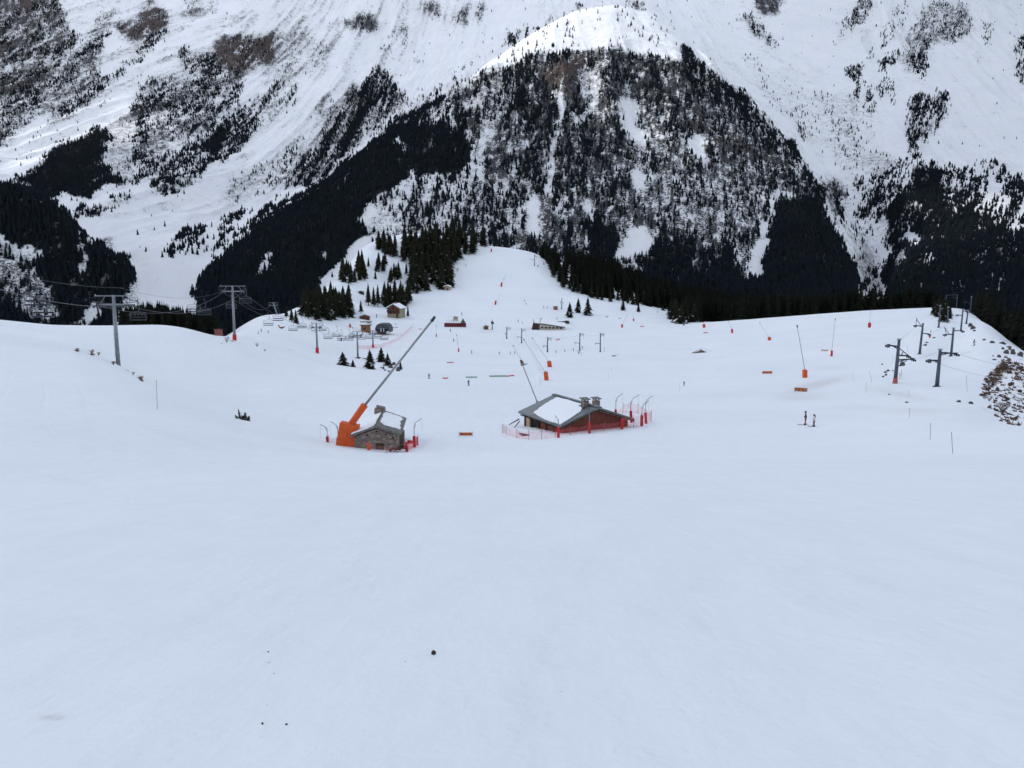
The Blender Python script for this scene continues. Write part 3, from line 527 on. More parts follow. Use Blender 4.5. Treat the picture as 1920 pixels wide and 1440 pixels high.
# drop cells that lie below an earlier (nearer) crest by a wide margin
vis = pyc <= np.minimum.accumulate(pyc, axis=0)+26
clump = .55+.9*fbm(P0[:-1, :-1, 0]/35, (P0[:-1, :-1, 1]+P0[:-1, :-1, 2])/35, 3, 88)
dens = np.where(fcell > .9, 1/34., np.clip(fcell*1.5, 0, 1)**1.3/26.)
lam = dens*(area*.8+harea*.25)*np.where(Yc < 1120, 1.9, 1)*(pxc > -120)*(pxc < 2040)*(pyc > -40)*vis*(Yc < 3600)
cnt = rng.poisson(np.clip(lam, 0, 50)); ii, jj = np.nonzero(cnt); rep = cnt[ii, jj]; ii = np.repeat(ii, rep); jj = np.repeat(jj, rep)
u = rng.random(len(ii))[:, None]; v = rng.random(len(ii))[:, None]
pos = c00[ii, jj]+du[ii, jj]*u+dv[ii, jj]*v; pos[:, 2] -= .4
hh = rng.uniform(5.5, 13, len(ii))*np.where(fcell[ii, jj] > .9, 1.12, .88)*np.where(rng.random(len(ii)) < .25, .65, 1)
print('far trees', len(ii))
ft = [far_template(s) for s in range(6)]
o = merge_trees('forest', pos, hh, 1.25, ft, needle_far)
tag(o, 'dark spruce forest spread over the mountain faces beyond the valley', 'forest', kind='stuff')
# ---------------------------------------------------------------- object helpers
class MB:
    def __init__(s): s.v = []; s.f = []
    def add(s, V, Fc):
        b = len(s.v); s.v += [tuple(p) for p in V]; s.f += [tuple(b+i for i in q) for q in Fc]; return s
    def box(s, c, d, M=None):
        x, y, z = d[0]/2, d[1]/2, d[2]/2
        V = [Vector(p) for p in ((-x,-y,-z),(x,-y,-z),(x,y,-z),(-x,y,-z),(-x,-y,z),(x,-y,z),(x,y,z),(-x,y,z))]
        if M is not None: V = [M @ p for p in V]
        return s.add([p+Vector(c) for p in V], [(3,2,1,0),(4,5,6,7),(0,1,5,4),(1,2,6,5),(2,3,7,6),(3,0,4,7)])
    def tube(s, a, b, r, r2=None, n=8):
        a, b = Vector(a), Vector(b); r2 = r if r2 is None else r2; d = (b-a)
        if d.length < 1e-6: return s
        d.normalize(); u = d.orthogonal().normalized(); w_ = d.cross(u)
        V = [a+(u*math.cos(6.28318*i/n)+w_*math.sin(6.28318*i/n))*r for i in range(n)]+[b+(u*math.cos(6.28318*i/n)+w_*math.sin(6.28318*i/n))*r2 for i in range(n)]
        return s.add(V, [(i, (i+1) % n, n+(i+1) % n, n+i) for i in range(n)]+[tuple(range(n-1, -1, -1)), tuple(range(n, 2*n))])
    def path(s, pts, r, n=6):
        for a, b in zip(pts[:-1], pts[1:]): s.tube(a, b, r, n=n)
        return s
    def prism(s, pts, ext):
        """closed polygon of 3D points pushed along a vector"""
        n = len(pts); e = Vector(ext); P = [Vector(p) for p in pts]
        return s.add(P+[p+e for p in P], [tuple(range(n-1, -1, -1)), tuple(range(n, 2*n))]+[(i, (i+1) % n, n+(i+1) % n, n+i) for i in range(n)])
    def blob(s, c, d, seed=0, n=9, m=6, rough=.25):
        r = random.Random(seed); V = []; Fc = []
        for j in range(m+1):
            ph = math.pi*j/m
            for i in range(n):
                th = 6.28318*i/n; k = 1+r.uniform(-rough, rough)
                V.append((c[0]+d[0]/2*math.sin(ph)*math.cos(th)*k, c[1]+d[1]/2*math.sin(ph)*math.sin(th)*k, c[2]+d[2]/2*math.cos(ph)*k))
        for j in range(m):
            for i in range(n): Fc.append((j*n+i, j*n+(i+1) % n, (j+1)*n+(i+1) % n, (j+1)*n+i))
        return s.add(V, Fc)
    def build(s, name, material, parent=None, smooth=False, bevel=0):
        me = bpy.data.meshes.new(name); me.from_pydata(s.v, [], s.f); me.update(); me.materials.append(material)
        bm = __import__('bmesh').new(); bm.from_mesh(me); __import__('bmesh').ops.recalc_face_normals(bm, faces=bm.faces); bm.to_mesh(me); bm.free()
        if smooth:
            for p in me.polygons: p.use_smooth = True
        o = bpy.data.objects.new(name, me); C.objects.link(o)
        if parent is not None: o.parent = parent
        if bevel:
            b = o.modifiers.new('bevel', 'BEVEL'); b.width = bevel; b.segments = 2; b.limit_method = 'ANGLE'
        return o
def thing(name, label, cat, loc=(0, 0, 0), rz=0, group=None):
    o = bpy.data.objects.new(name, None); C.objects.link(o); o.location = loc; o.rotation_euler = (0, 0, rz); o.empty_display_size = .2
    return tag(o, label, cat, group)
def copy_tree(o, parent=None):
    c = o.copy(); C.objects.link(c); c.parent = parent
    for ch in o.children: copy_tree(ch, c)
    return c
def M_(name, *a, **k):
    return bpy.data.materials.get(name) or mat(name, *a, **k)
galv = mat('galvanised_steel', (.30, .32, .34), .55, .6, noise=.3, nscale=3)
steel_dark = mat('dark_painted_steel', (.045, .05, .065), .5, .3, noise=.3, nscale=5)
steel_blue = mat('weathered_blue_grey_steel', (.10, .115, .15), .6, .3, noise=.4, nscale=2.5)
orange = mat('orange_padding', (.66, .10, .02), .65, noise=.22, nscale=1.6, bump=.5, bscale=3)
red = mat('red_padding', (.55, .02, .025), .6, noise=.25, nscale=3, bump=.3, bscale=6)
black = mat('black_rubber', (.015, .015, .02), .6)
seatm = mat('dark_chair_seat', (.012, .013, .03), .5)
wood_dark = mat('dark_weathered_timber', (.085, .05, .032), .85, noise=.5, nscale=3, stretch=(1, 1, 8))
wood_red = mat('red_brown_boards', (.20, .055, .035), .75, noise=.45, nscale=9, stretch=(3, 3, .25), bump=.4, bscale=12)
wood_orange = mat('orange_brown_boards', (.30, .13, .055), .75, noise=.35, nscale=4, stretch=(.4, .4, 6))
wood_pale = mat('pale_timber', (.45, .33, .22), .8, noise=.3, nscale=6)
white_net = None
slate = mat('grey_slate_roof', (.23, .22, .195), .85, noise=.55, nscale=5, bump=.8, bscale=6)
sheet = mat('grey_metal_roof', (.17, .19, .195), .45, .5, noise=.25, nscale=3)
plaster = mat('ochre_plaster_wall', (.32, .29, .19), .85, noise=.3, nscale=1.5)
roof_snow_m = mat('roof_snow', SNOW, .8, bump=.25, bscale=1.5)
dark_in = mat('dark_interior', (.01, .01, .012), .9)
glass_dark = mat('dark_window_glass', (.02, .025, .035), .15, spec=.6)
cream = mat('cream_wall', (.55, .50, .38), .8, noise=.1)
def stone_mat():
    m = bpy.data.materials.new('rubble_stone_wall'); m.use_nodes = True; n = m.node_tree; b = n.nodes['Principled BSDF']
    tc = n.nodes.new('ShaderNodeTexCoord').outputs['Object']; mp = mapping(n, tc, (1, 1, 1.7))
    vo = n.nodes.new('ShaderNodeTexVoronoi'); vo.inputs['Scale'].default_value = 3.2; n.links.new(mp, vo.inputs[0])
    r = n.nodes.new('ShaderNodeValToRGB'); n.links.new(vo.outputs['Color'], r.inputs[0])
    e = r.color_ramp.elements; e[0].color = (.15, .125, .11, 1); e[1].color = (.5, .45, .38, 1); e.new(.35).color = (.26, .21, .175, 1); e.new(.65).color = (.33, .22, .18, 1)
    vd = n.nodes.new('ShaderNodeTexVoronoi'); vd.feature = 'DISTANCE_TO_EDGE'; vd.inputs['Scale'].default_value = 3.2; n.links.new(mp, vd.inputs[0])
    k = math_node(n, 'MULTIPLY', vd.outputs[0], 14, True); c = mix_col(n, k, (.06, .055, .05), r.outputs[0])
    c = mix_col(n, math_node(n, 'MULTIPLY', noise_node(n, tc, .8, 4), .6), c, (.16, .13, .11))
    n.links.new(c, b.inputs['Base Color']); b.inputs['Roughness'].default_value = .9
    bp = n.nodes.new('ShaderNodeBump'); bp.inputs['Strength'].default_value = .8; bp.inputs['Distance'].default_value = .06
    n.links.new(k, bp.inputs['Height']); n.links.new(bp.outputs[0], b.inputs['Normal']); return m
stone = stone_mat()
def net_mat(name, col, op):
    m = bpy.data.materials.new(name); m.use_nodes = True; n = m.node_tree; b = n.nodes['Principled BSDF']
    b.inputs['Base Color'].default_value = (*col, 1); b.inputs['Roughness'].default_value = .8
    tc = n.nodes.new('ShaderNodeTexCoord').outputs['Object']; nz = noise_node(n, tc, 2.0, 3)
    tr = n.nodes.new('ShaderNodeBsdfTransparent'); mx = n.nodes.new('ShaderNodeMixShader')
    n.links.new(math_node(n, 'MULTIPLY', nz, op*2, True), mx.inputs[0]); n.links.new(tr.outputs[0], mx.inputs[1]); n.links.new(b.outputs[0], mx.inputs[2])
    n.links.new(mx.outputs[0], n.nodes['Material Output'].inputs[0]); return m
net_pink = net_mat('red_safety_netting', (.75, .12, .14), .2)
# ---------------------------------------------------------------- individual spruces
def in_poly(x, y, pts):
    c = False; n = len(pts)
    for i in range(n):
        x1, y1 = pts[i]; x2, y2 = pts[(i+1) % n]
        if (y1 > y) != (y2 > y) and x < (x2-x1)*(y-y1)/(y2-y1)+x1: c = not c
    return c
crowns = []
for s, (wh, pw, wd, lo) in enumerate([(16, 9, .21, .05), (17, 9, .17, .08), (15, 8, .24, .04), (18, 8, .15, .14), (14, 9, .27, .03), (17, 8, .13, .2)]):
    V, T = spruce_template(100+s, wh, pw, wd, lo); me = bpy.data.meshes.new('crown'); me.from_pydata(V.tolist(), [], T.tolist()); me.materials.append(needle_near); crowns.append(me)
tm = MB().tube((0, 0, -.06), (0, 0, .93), .02, .004, 7); trunk_o = tm.build('trunk', bark); trunk_me = trunk_o.data; bpy.data.objects.remove(trunk_o)
TREES = []
def spruce(px, py, hpx, label, group=None, kind=None, wide=1.0, lean=0):
    p = at(px, py); h = hpx*p.y/F; k = random.choice(kind or (0, 1, 2, 3))
    r = thing('spruce_tree', label, 'tree', (p.x, p.y, p.z-.15), random.uniform(0, 6.28), group)
    r.rotation_euler[1] = lean
    c = bpy.data.objects.new('crown', crowns[k]); t = bpy.data.objects.new('trunk', trunk_me)
    for o in (c, t): C.objects.link(o); o.parent = r; o.scale = (h*wide*1.2, h*wide*1.2, h)
    TREES.append(r); return r
def stand(pts, n, h0, h1, label, group, kind=None, md=5.5, wide=1.0):
    xs = [p[0] for p in pts]; ys = [p[1] for p in pts]; got = []; tries = 0
    while len(got) < n and tries < 6000:
        tries += 1; x = random.uniform(min(xs), max(xs)); y = random.uniform(min(ys), max(ys))
        if not in_poly(x, y, pts): continue
        if any(abs(x-a) < md and abs(y-b) < md*.45 for a, b in got): continue
        got.append((x, y))
    for x, y in got: spruce(x, y, random.uniform(h0, h1), label, group, kind, wide)
stand([(768,550),(800,550),(846,540),(852,495),(866,490),(880,480),(912,463),(900,457),(862,446),(820,446),(790,455),(783,480),(774,500)], 92, 30, 44, 'dark spruce packed in the dense wood along the left edge of the upper piste', 'dense wood left of the upper piste', wide=1.25)
stand([(748,490),(782,492),(782,458),(757,455)], 14, 28, 38, 'tall spruce in the clump on the white shoulder left of the dense wood', 'clump on the shoulder of the wooded hill', wide=1.15)
stand([(703,470),(742,484),(744,464),(716,456)], 16, 24, 32, 'spruce in the clump near the top left crest of the wooded hill', 'clump by the top left crest', wide=1.15)
stand([(664,530),(687,529),(686,502),(672,500)], 11, 26, 34, 'spruce in the loose clump halfway down the left crest of the wooded hill', 'clump halfway down the left crest')
stand([(634,528),(661,534),(657,512),(645,508)], 10, 26, 36, 'spruce at the outer left edge of the wooded hill above the chairlift', 'outer left edge clump')
stand([(706,512),(720,513),(723,492),(709,494)], 8, 20, 26, 'small spruce in the little knot in the middle of the wooded hill', 'knot in the middle of the hill')
stand([(731,530),(751,527),(752,514),(738,516)], 6, 24, 30, 'spruce in the small group above the brown and ochre chalet wood', 'small group above the chalet')
stand([(716,577),(768,576),(768,557),(720,560)], 17, 32, 40, 'spruce in the wood just behind the tall chalet with the snowy roof', 'wood behind the tall chalet')
stand([(562,588),(580,600),(622,602),(655,598),(664,586),(655,574),(604,574),(570,578)], 44, 38, 50, 'tall spruce in the wood at the foot of the hill behind the line of chairs', 'wood behind the chairlift chairs', md=5, wide=1.1)
stand([(1252,606),(1274,608),(1302,604),(1310,597),(1296,588),(1262,590)], 15, 30, 40, 'spruce in the dark clump behind the half buried white roofed hut', 'clump behind the buried hut', kind=(0, 2, 4), wide=1.2)
stand([(1335,598),(1362,600),(1362,590),(1340,588)], 7, 26, 32, 'spruce in the second clump right of the half buried hut', 'second clump right of the buried hut', wide=1.2)
stand([(1375,602),(1402,601),(1400,592),(1378,592)], 6, 22, 28, 'spruce at the right tip of the wood where the snow crest begins', 'right tip of the wood')
stand([(1746,586),(1756,600),(1768,604),(1786,598),(1780,586)], 11, 22, 32, 'dark spruce in the clump on the crest beside the drag lift pylons', 'clump on the crest by the drag lift', wide=1.3)
stand([(1028,516),(1040,528),(1056,541),(1078,550),(1100,556),(1122,563),(1160,569),(1200,575),(1240,584),(1240,576),(1200,565),(1150,556),(1100,545),(1060,530),(1036,508)], 38, 18, 28, 'spruce on the front fringe of the wood right of the upper piste', 'front fringe of the right hand wood', md=6)
S1 = lambda *a, **k: spruce(*a, **k)
S1(768, 452, 17, 'lone small spruce on the white top of the wooded hill'); S1(704, 523, 17, 'lone small spruce low in the snowy middle of the wooded hill')
S1(691, 500, 18, 'lone narrow spruce in the snow left of the little knot', kind=(3,)); S1(762, 514, 22, 'narrow spruce at the left foot of the dense wood', kind=(3,))
S1(691, 573, 42, 'tall thin spruce with a bare lower trunk below the tiny brown hut', kind=(5,)); S1(701, 574, 36, 'thin spruce second in the row right of the tiny brown hut', kind=(3,)); S1(709, 574, 40, 'thin spruce third in the row right of the tiny brown hut', kind=(5,))
S1(677, 587, 24, 'lone bushy pine on a bare trunk above the small brown cabin', kind=(5,), wide=1.3); S1(765, 595, 22, 'small thin spruce at the right corner of the tall chalet', kind=(5,))
S1(537, 596, 24, 'small spruce at the far left end of the chairlift wood', kind=(5,), wide=1.3); S1(547, 603, 30, 'spruce with snow on it at the left end of the chairlift wood', kind=(3,)); S1(555, 606, 26, 'leaning spruce just right of the far left ones in the chairlift wood', kind=(2,))
S1(643, 685, 27, 'broad low spruce on the left of the group below the pylons', kind=(4,), wide=1.75); S1(662, 688, 15, 'small cone shaped spruce between the broad spruce and the tall one', kind=(4,), wide=1.5)
S1(694, 692, 38, 'tall full spruce in the middle of the group below the pylons', kind=(0,), wide=1.5); S1(715, 679, 29, 'spruce at the top of the pair right of the tall full one', kind=(0,), wide=1.7); S1(727, 686, 25, 'spruce leaning out on the right of the pair of spruces', kind=(2,), wide=1.5)
S1(751, 693, 19, 'thin spruce by the grey rock right of the snow lance pole', kind=(1,), wide=1.2); S1(719, 692, 8, 'tiny spruce among the rocks below the pair of spruces', kind=(4,), wide=1.4)
S1(1068, 595, 29, 'left spruce of the three above the restaurant annex', kind=(0,), wide=1.35); S1(1084, 586, 28, 'middle spruce of the three above the restaurant annex', kind=(0,), wide=1.2); S1(1102, 591, 34, 'right and darkest spruce of the three above the restaurant annex', kind=(2,), wide=1.2)
S1(1168, 582, 22, 'lone spruce standing just below the fringe of the right hand wood', kind=(0,), wide=1.2); S1(1197, 585, 17, 'small lone spruce on the snow right of the drifting snow cloud', kind=(0,), wide=1.2); S1(1026, 491, 9, 'tiny spruce by the shrubs near the top of the piste', kind=(0,)); S1(1243, 582, 11, 'small round spruce on the snow near the right end of the fringe', kind=(4,), wide=1.5)
print('trees', len(TREES))
# woods too large to count: real ground behind the crests
pos = []; hs_ = []
def scatter(n, X0, X1, Y0, Y1, test, h0, h1):
    for _ in range(n):
        Y = random.uniform(Y0, Y1); tmin, tmax = X0, X1; t = random.uniform(tmin, tmax); X = t*Y; z = ground_z(X, Y); px, py = project(X, Y, z)
        if test(float(px), float(py), Y): pos.append((X, Y, z-.2)); hs_.append(random.uniform(h0, h1))
def right_wood(px, py, Y):
    if px < 1280:
        lo = np.interp(px, [1022, 1035, 1060, 1110, 1160, 1200, 1250, 1280], [486, 515, 538, 556, 562, 570, 582, 590]); gap = vn1(px, py)
        return py < lo and gap < .66
    if px < 1410: return Y > 455+40*math.sin(px/23.)
    return Y > 440 and px < 1760
def vn1(px, py): return float(vnoise(np.array(px/17.), np.array(py/6.), 5))
scatter(5200, .035, .58, 440, 770, right_wood, 9, 15)
scatter(560, -.49, -.365, 285, 400, lambda px, py, Y: 228 < px < 412 and py < 660, 6.5, 9.5)
def right_edge(px, py, Y): return px > np.interp(Y, [240, 300, 360, 420], [1925, 1878, 1840, 1822])
scatter(3200, .56, .95, 215, 520, right_edge, 9.5, 16)
mt = [spruce_template(300+s, 8, 6, .2, .04, .4) for s in range(5)]
o = merge_trees('forest', np.array(pos), np.array(hs_), 1.35, mt, needle); tag(o, 'continuous dark spruce woods behind the snow crests of the ski area', 'forest', kind='stuff')
# bare scrub on the banks: thin twig fans
def shrub(px, py, hpx, label, group=None, n=16, col=None, cat='shrub', name='bare_shrub'):
    p = at(px, py); h = hpx*p.y/F; r = thing(name, label, cat, p, random.uniform(0, 6), group); mb = MB()
    for i in range(n):
        a = random.uniform(0, 6.28); s = random.uniform(.2, .7); tip = Vector((math.cos(a)*s*h, math.sin(a)*s*h, h*random.uniform(.55, 1.05))); mid = tip*.5+Vector((0, 0, h*.08)); w0 = max(h*.012, .012)
        mb.tube((0, 0, -.05), mid, w0*1.6, w0, 4); mb.tube(mid, tip, w0, w0*.5, 4)
        for k in range(2):
            q = mid+(tip-mid)*random.uniform(.1, .7); mb.tube(q, q+Vector((random.uniform(-.2, .2)*h, random.uniform(-.2, .2)*h, .25*h)), w0*.7, w0*.4, 4)
    mb.build('branches', col or M_('bare_twigs', (.13, .10, .085), .9), r); return r
shrub(858, 509, 7, 'pale bare shrub alone on the upper left of the steep piste'); shrub(1020, 497, 6, 'bare shrub at the bend of the piste below the tow pylon'); shrub(1009, 501, 5, 'small bare shrub left of the bend shrub'); shrub(1033, 492, 5, 'faint bare shrub nearest the right hand wood')
shrub(1085, 664, 8, 'pale bare shrub at the foot of the fourth tow pylon'); shrub(425, 642, 11, 'pinkish bare shrub left of the red padded lift pylon'); shrub(482, 650, 7, 'dry tuft on the bank right of the red padded pylon', n=20)
shrub(496, 659, 5, 'lower dry tuft on the bank right of the red padded pylon'); shrub(1880, 775, 22, 'pale bare bush on the dry bank at the right edge', n=40); shrub(1855, 752, 12, 'small bare bush at the left foot of the dry bank', n=22)
shrub(172, 664, 9, 'reddish dry bush on the snow fold left of the nearest pylon', n=26, col=M_('dry_grass', (.22, .13, .07), .9)); shrub(185, 667, 7, 'ochre dry tuft just left of the nearest pylon base', n=30, col=M_('dry_grass', (.22, .13, .07), .9))
shrub(264, 714, 9, 'ochre dry grass tuft right of the nearest pylon on the fold', n=36, col=M_('dry_grass', (.22, .13, .07), .9)); shrub(146, 658, 6, 'leftmost faint dry tuft on the snow fold', n=18)
shrub(213, 684, 7, 'ochre tuft tight against the nearest pylon base', n=30, col=M_('dry_grass', (.22, .13, .07), .9)); shrub(250, 703, 6, 'thin dry tuft on the fold between pylon and marker pole', n=20)
# the dark dwarf conifer on the near slope
p = at(455, 787); r = thing('dwarf_pine', 'small dark green dwarf pine poking out of the near snow slope', 'shrub', p)
Vp, Tp = [], []
for k, (x, z, w_, h_, tl) in enumerate([(-.3, 0, .8, 1.75, -.12), (.25, 0, 1.2, 1.2, .1), (.62, -.1, .85, .85, .35), (-.62, .1, .9, .75, -.5), (.05, -.1, 1.5, .8, 0)]):
    V, T = spruce_template(500+k, 9, 8, .42, .02, .5, -.15); R_m = Matrix.Rotation(tl, 3, 'Y'); b_ = len(Vp)
    Vp += [tuple(R_m @ Vector((a*w_, b*w_*.8, c*h_*.8))+Vector((x, 0, z))) for a, b, c in V.tolist()]; Tp += [tuple(b_+q for q in t_) for t_ in T.tolist()]
MB().add(Vp, Tp).build('needle_sprays', needle_near, r)
mb = MB()
for k in range(5): mb.tube((0, 0, -.1), (random.uniform(-.5, .5), random.uniform(-.2, .2), random.uniform(.4, .9)), .035, .015, 5)
mb.build('branches', bark, r)
# ---------------------------------------------------------------- rocks, cones, stains
rockm = mat('grey_brown_rock', (.12, .10, .09), .9, noise=.6, nscale=4, bump=.6, bscale=5)
def rock(px, py, wpx, hpx, label, group=None, name='rock', cat='rock', m=None, seed=None):
    p = at(px, py); s = p.y/F; r = MB().blob((0, 0, hpx*s*.25), (wpx*s, wpx*s*.8, hpx*s*1.5), seed or random.randint(0, 9999)).build(name, m or rockm)
    r.location = p; return tag(r, label, cat, group)
rock(733, 690, 9, 6, 'snow capped grey rock below the pair of spruces'); rock(739, 684, 8, 5, 'upper dark rock beside the pair of spruces'); rock(747, 696, 8, 8, 'grey boulder touching the long snow lance pole')
rock(722, 695, 4, 2.5, 'small dark stone left of the snow capped rock'); rock(729, 697, 5, 2.5, 'flat dark stone under the snow capped rock'); rock(715, 690, 4, 2, 'little stone nearest the tall full spruce')
rock(671, 672, 10, 2.5, 'flat dark rock at the foot of the middle grey pylon'); rock(684, 673, 9, 1.6, 'thin line of rock right of the middle grey pylon')
rock(1692, 686, 9, 8, 'dark boulder against the snow right of the red netted pylon'); rock(1660, 699, 6, 3, 'brown stone by the drag lift track', 'brown stones by the red netted pylon'); rock(1661, 704, 5, 3, 'brown stone by the drag lift track', 'brown stones by the red netted pylon')
rock(1656, 707, 5, 2.5, 'brown stone by the drag lift track', 'brown stones by the red netted pylon'); rock(1665, 696, 6, 3, 'brown stone by the drag lift track', 'brown stones by the red netted pylon'); rock(1674, 696, 3, 2, 'small black stone left of the red netted pylon'); rock(1654, 684, 3, 2.5, 'lone dark stone up the slope left of the red netted pylon')
rock(1735, 648, 7, 3, 'upper flat brown rock along the drag lift track'); rock(1738, 643, 6, 2, 'thin brown rock highest along the drag lift track'); rock(1751, 634, 6, 2, 'rock at the top of the curved line of stones')
rock(1700, 755, 8, 2, 'flat stone on dirty snow between the marker poles'); rock(1667, 740, 5, 2, 'small flat stone below the red netted pylon')
rock(1798, 754, 8, 4, 'small dark rock left of the dry bank'); rock(1820, 757, 9, 4, 'dark rock touching the left tip of the dry bank')
for x, y, w_, h_ in ((1887,663,9,7),(1899,664,9,9),(1873,670,7,5),(1880,655,5,4),(1893,656,6,4),(1865,675,8,2),(1862,668,3,2),(1913,668,12,8)): rock(x, y, w_, h_, 'dark boulder in the cluster above the dry bank', 'boulders above the dry bank')
for x, y, w_, h_ in ((1824,617,9,6),(1819,612,8,6),(1860,643,10,4),(1880,645,12,4),(1892,652,9,3),(1845,638,6,3),(1827,621,6,3)): rock(x, y, w_, h_, 'dark rock along the right hand crest below the wood', 'rocks along the right hand crest')
for x, y, w_, h_ in ((1848,712,10,5),(1858,704,10,6),(1870,694,13,7),(1883,690,14,7),(1893,700,12,6),(1905,712,9,5),(1862,722,9,5),(1870,730,8,5),(1876,742,8,4),(1889,750,9,6),(1902,760,8,4),(1884,762,6,4),(1864,756,6,4),(1905,786,9,6),(1840,741,7,3),(1912,735,9,6),(1855,730,8,5),(1895,722,12,7)):
    rock(x, y, w_*.8, h_*.75, 'reddish brown rock in the dry bank at the right edge', 'rocks of the dry bank', m=M_('reddish_rock', (.10, .055, .038), .95, noise=.6, nscale=3))
bank = [(1832,752),(1846,722),(1866,698),(1884,668),(1912,676),(1935,690),(1990,730),(1990,812),(1925,806),(1880,794),(1850,768)]; V_, F_ = [], []; sc = MB(); n_ = 0
while n_ < 400:
    x = random.uniform(1832, 1990); y = random.uniform(666, 812)
    if not in_poly(x, y, bank): continue
    edge = min(math.hypot(x-a, (y-b)) for a, b in ((1846,722),(1856,708),(1868,696),(1880,686),(1892,676),(1905,690),(1915,704),(1928,715)))
    if random.random() > max(.10, 1.1-edge/17.)*(.1+1.5*float(vnoise(np.array((x+y*.8)/9.), np.array((y-x*.5)/5.), 31))): continue
    n_ += 1; p = at(x, y); L_ = random.uniform(.2, .9); d_ = Vector((.75, -.5, -.25)).normalized(); a = p-d_*L_*.5
    sc.blob((p.x, p.y, p.z), (random.uniform(.25, .65), random.uniform(.2, .4), random.uniform(.2, .45)), n_, 6, 4, .45)
    for k in range(2): c_ = a+d_*L_*random.random(); sc.tube(c_, c_+Vector((random.uniform(-.25, .25), random.uniform(-.1, .1), random.uniform(.25, .6))), .04, .012, 4)
    sc.tube(a+Vector((0, 0, .1)), a+d_*L_+Vector((0, 0, .05)), random.uniform(.06, .14), .03, 5)
o = sc.build('dry_scrub', mat('dry_heather', (.17, .11, .07), .95, noise=.8, nscale=.7, col2=(.04, .022, .022))); tag(o, 'dense brown dry scrub and stones breaking through the snow of the right hand bank', 'scrub', kind='stuff')
rock(1282, 610, 5, 2, 'tiny grey stone right of the half buried hut')
p = at(813, 1227); s = p.y/F; mb = MB()
for k in range(70):
    a = k*2.4; z = k/70.; rr = math.sin(math.pi*(.15+.8*z))*4.6*s; mb.blob((math.cos(a)*rr*.8, math.sin(a)*rr*.8, z*8*s), (3.2*s, 3.2*s, 1.6*s), k, 5, 3, .2)
o = mb.build('pine_cone', mat('pine_cone_brown', (.10, .075, .055), .8, noise=.7, nscale=60)); o.location = p; tag(o, 'brown pine cone lying alone on the near snow', 'pine cone')
for x, y, w_, h_, l in ((503,1223,3.2,2.6,'tiny black crumb high on the left of the near snow'),(504,1243,2.6,1,'faint speck just below the black crumb'),(514,1263,2.8,1,'slanting speck lowest under the black crumb'),(492,1358,5,4,'small pale brown crumb left of the blackest one near the bottom'),(537,1359,5.2,3,'blackest flat crumb near the bottom of the snow'),(501,1322,2,1,'lone faint speck above the two bottom crumbs'),(760,1241,1.8,1,'faint speck left of and below the pine cone'),(1053,1297,1.6,1,'faint speck alone right of the pine cone'),(1332,1297,1.6,1,'faint speck farthest right on the near snow')):
    rock(x, y, w_, h_, l, name='debris_crumb', cat='debris', m=M_('black_debris', (.02, .016, .014), .9))
# ---------------------------------------------------------------- snow lances
def frame_to(a, b):
    return (Vector(b)-Vector(a)).to_track_quat('Z', 'Y').to_matrix()
def lance(px, py, tx, ty, ph, pw, m, label, r=.055, group='snow lances standing on the pistes', Y=None, side=False):
    p = at(px, py); Y = p.y; s = Y/F; t = thing('snow_lance', label, 'snow lance', p, 0, group)
    top = P3(tx, ty, Y)-p; H = ph*s; W = pw*s
    padax = Vector((top.x*.25, 0, top.z)).normalized() if not side else Vector((0, 0, 1))
    c0 = Vector((0, 0, -.15)); c1 = padax*H; Mx = frame_to(c0, c1)
    MB().box((c0+c1)/2, (W, W*.8, (c1-c0).length), Mx).build('padding', m, t, bevel=min(W*.12, .08))
    MB().tube(c0, c1*1.12, max(W*.12, .05), n=8).build('base_post', galv, t)
    MB().tube(c1*.9, top, r, r*.75, 7).build('mast', galv, t)
    d = top.normalized(); MB().tube(top-d*.1, top+d*.45, r*2.1, r*1.6, 8).build('nozzle_head', steel_dark, t)
    return t
# the big one in front of the stone hut
p = at(651, 836); s = p.y/F; Yb = p.y; t = thing('snow_lance', 'largest snow lance, long grey tilted pole over an orange padded box', 'snow lance', p, 0, 'snow lances standing on the pistes')
q = [P3(x, y, Yb)-p for x, y in ((631, 831), (667, 838), (674, 797), (639, 790))]
q[0].z -= .1; q[1].z -= .1
MB().prism([v-Vector((0, .55, 0)) for v in q], (0, 1.1, 0)).build('padding', orange, t, bevel=.09)
mb = MB()
for fx in (.5,):
    a = q[0].lerp(q[1], fx)-Vector((0, .56, 0)); b = q[3].lerp(q[2], fx)-Vector((0, .56, 0)); mb.tube(a, b, .012, n=5)
mb.build('pad_seam', mat('orange_seam', (.42, .06, .015), .7), t)
a = P3(655, 800, Yb)-p; b = P3(684, 759, Yb)-p; tp = P3(811, 600, Yb)-p
d = (b-a).normalized(); MB().tube(a-d*.3, b, .33, .36, 14).build('pad_sleeve', orange, t, smooth=True, bevel=.03)
MB().tube(b-d*.5, tp, .13, .105, 12).build('mast', mat('lance_grey_paint', (.27, .28, .28), .5, .3), t, smooth=True)
MB().tube(tp-d*.15, tp+d*.42, .17, .13, 12).build('nozzle_head', steel_dark, t)
MB().tube(Vector((0, 0, -.3)), a, .2, n=10).build('base_post', galv, t)
lance(1025, 713, 983, 638, 16, 10, orange, 'snow lance with the largest orange pad right of the green banner'); lance(1031, 688, 999, 635, 11, 10, orange, 'snow lance with a rounded orange pad, just above and right of the largest pad')
lance(980, 684, 963, 649, 7, 6, orange, 'snow lance with a small square orange pad above the chalet lance'); lance(1008, 765, 978, 680, 14, 6, galv, 'snow lance without visible pad rising from behind the big chalet', r=.09)
lance(1509, 708, 1495, 613, 15, 9, orange, 'snow lance with an orange pad above the sagging red banner on the right', r=.08); lance(1559, 668, 1566, 600, 11, 4, red, 'snow lance with a slim red pad right of the faint small banner')
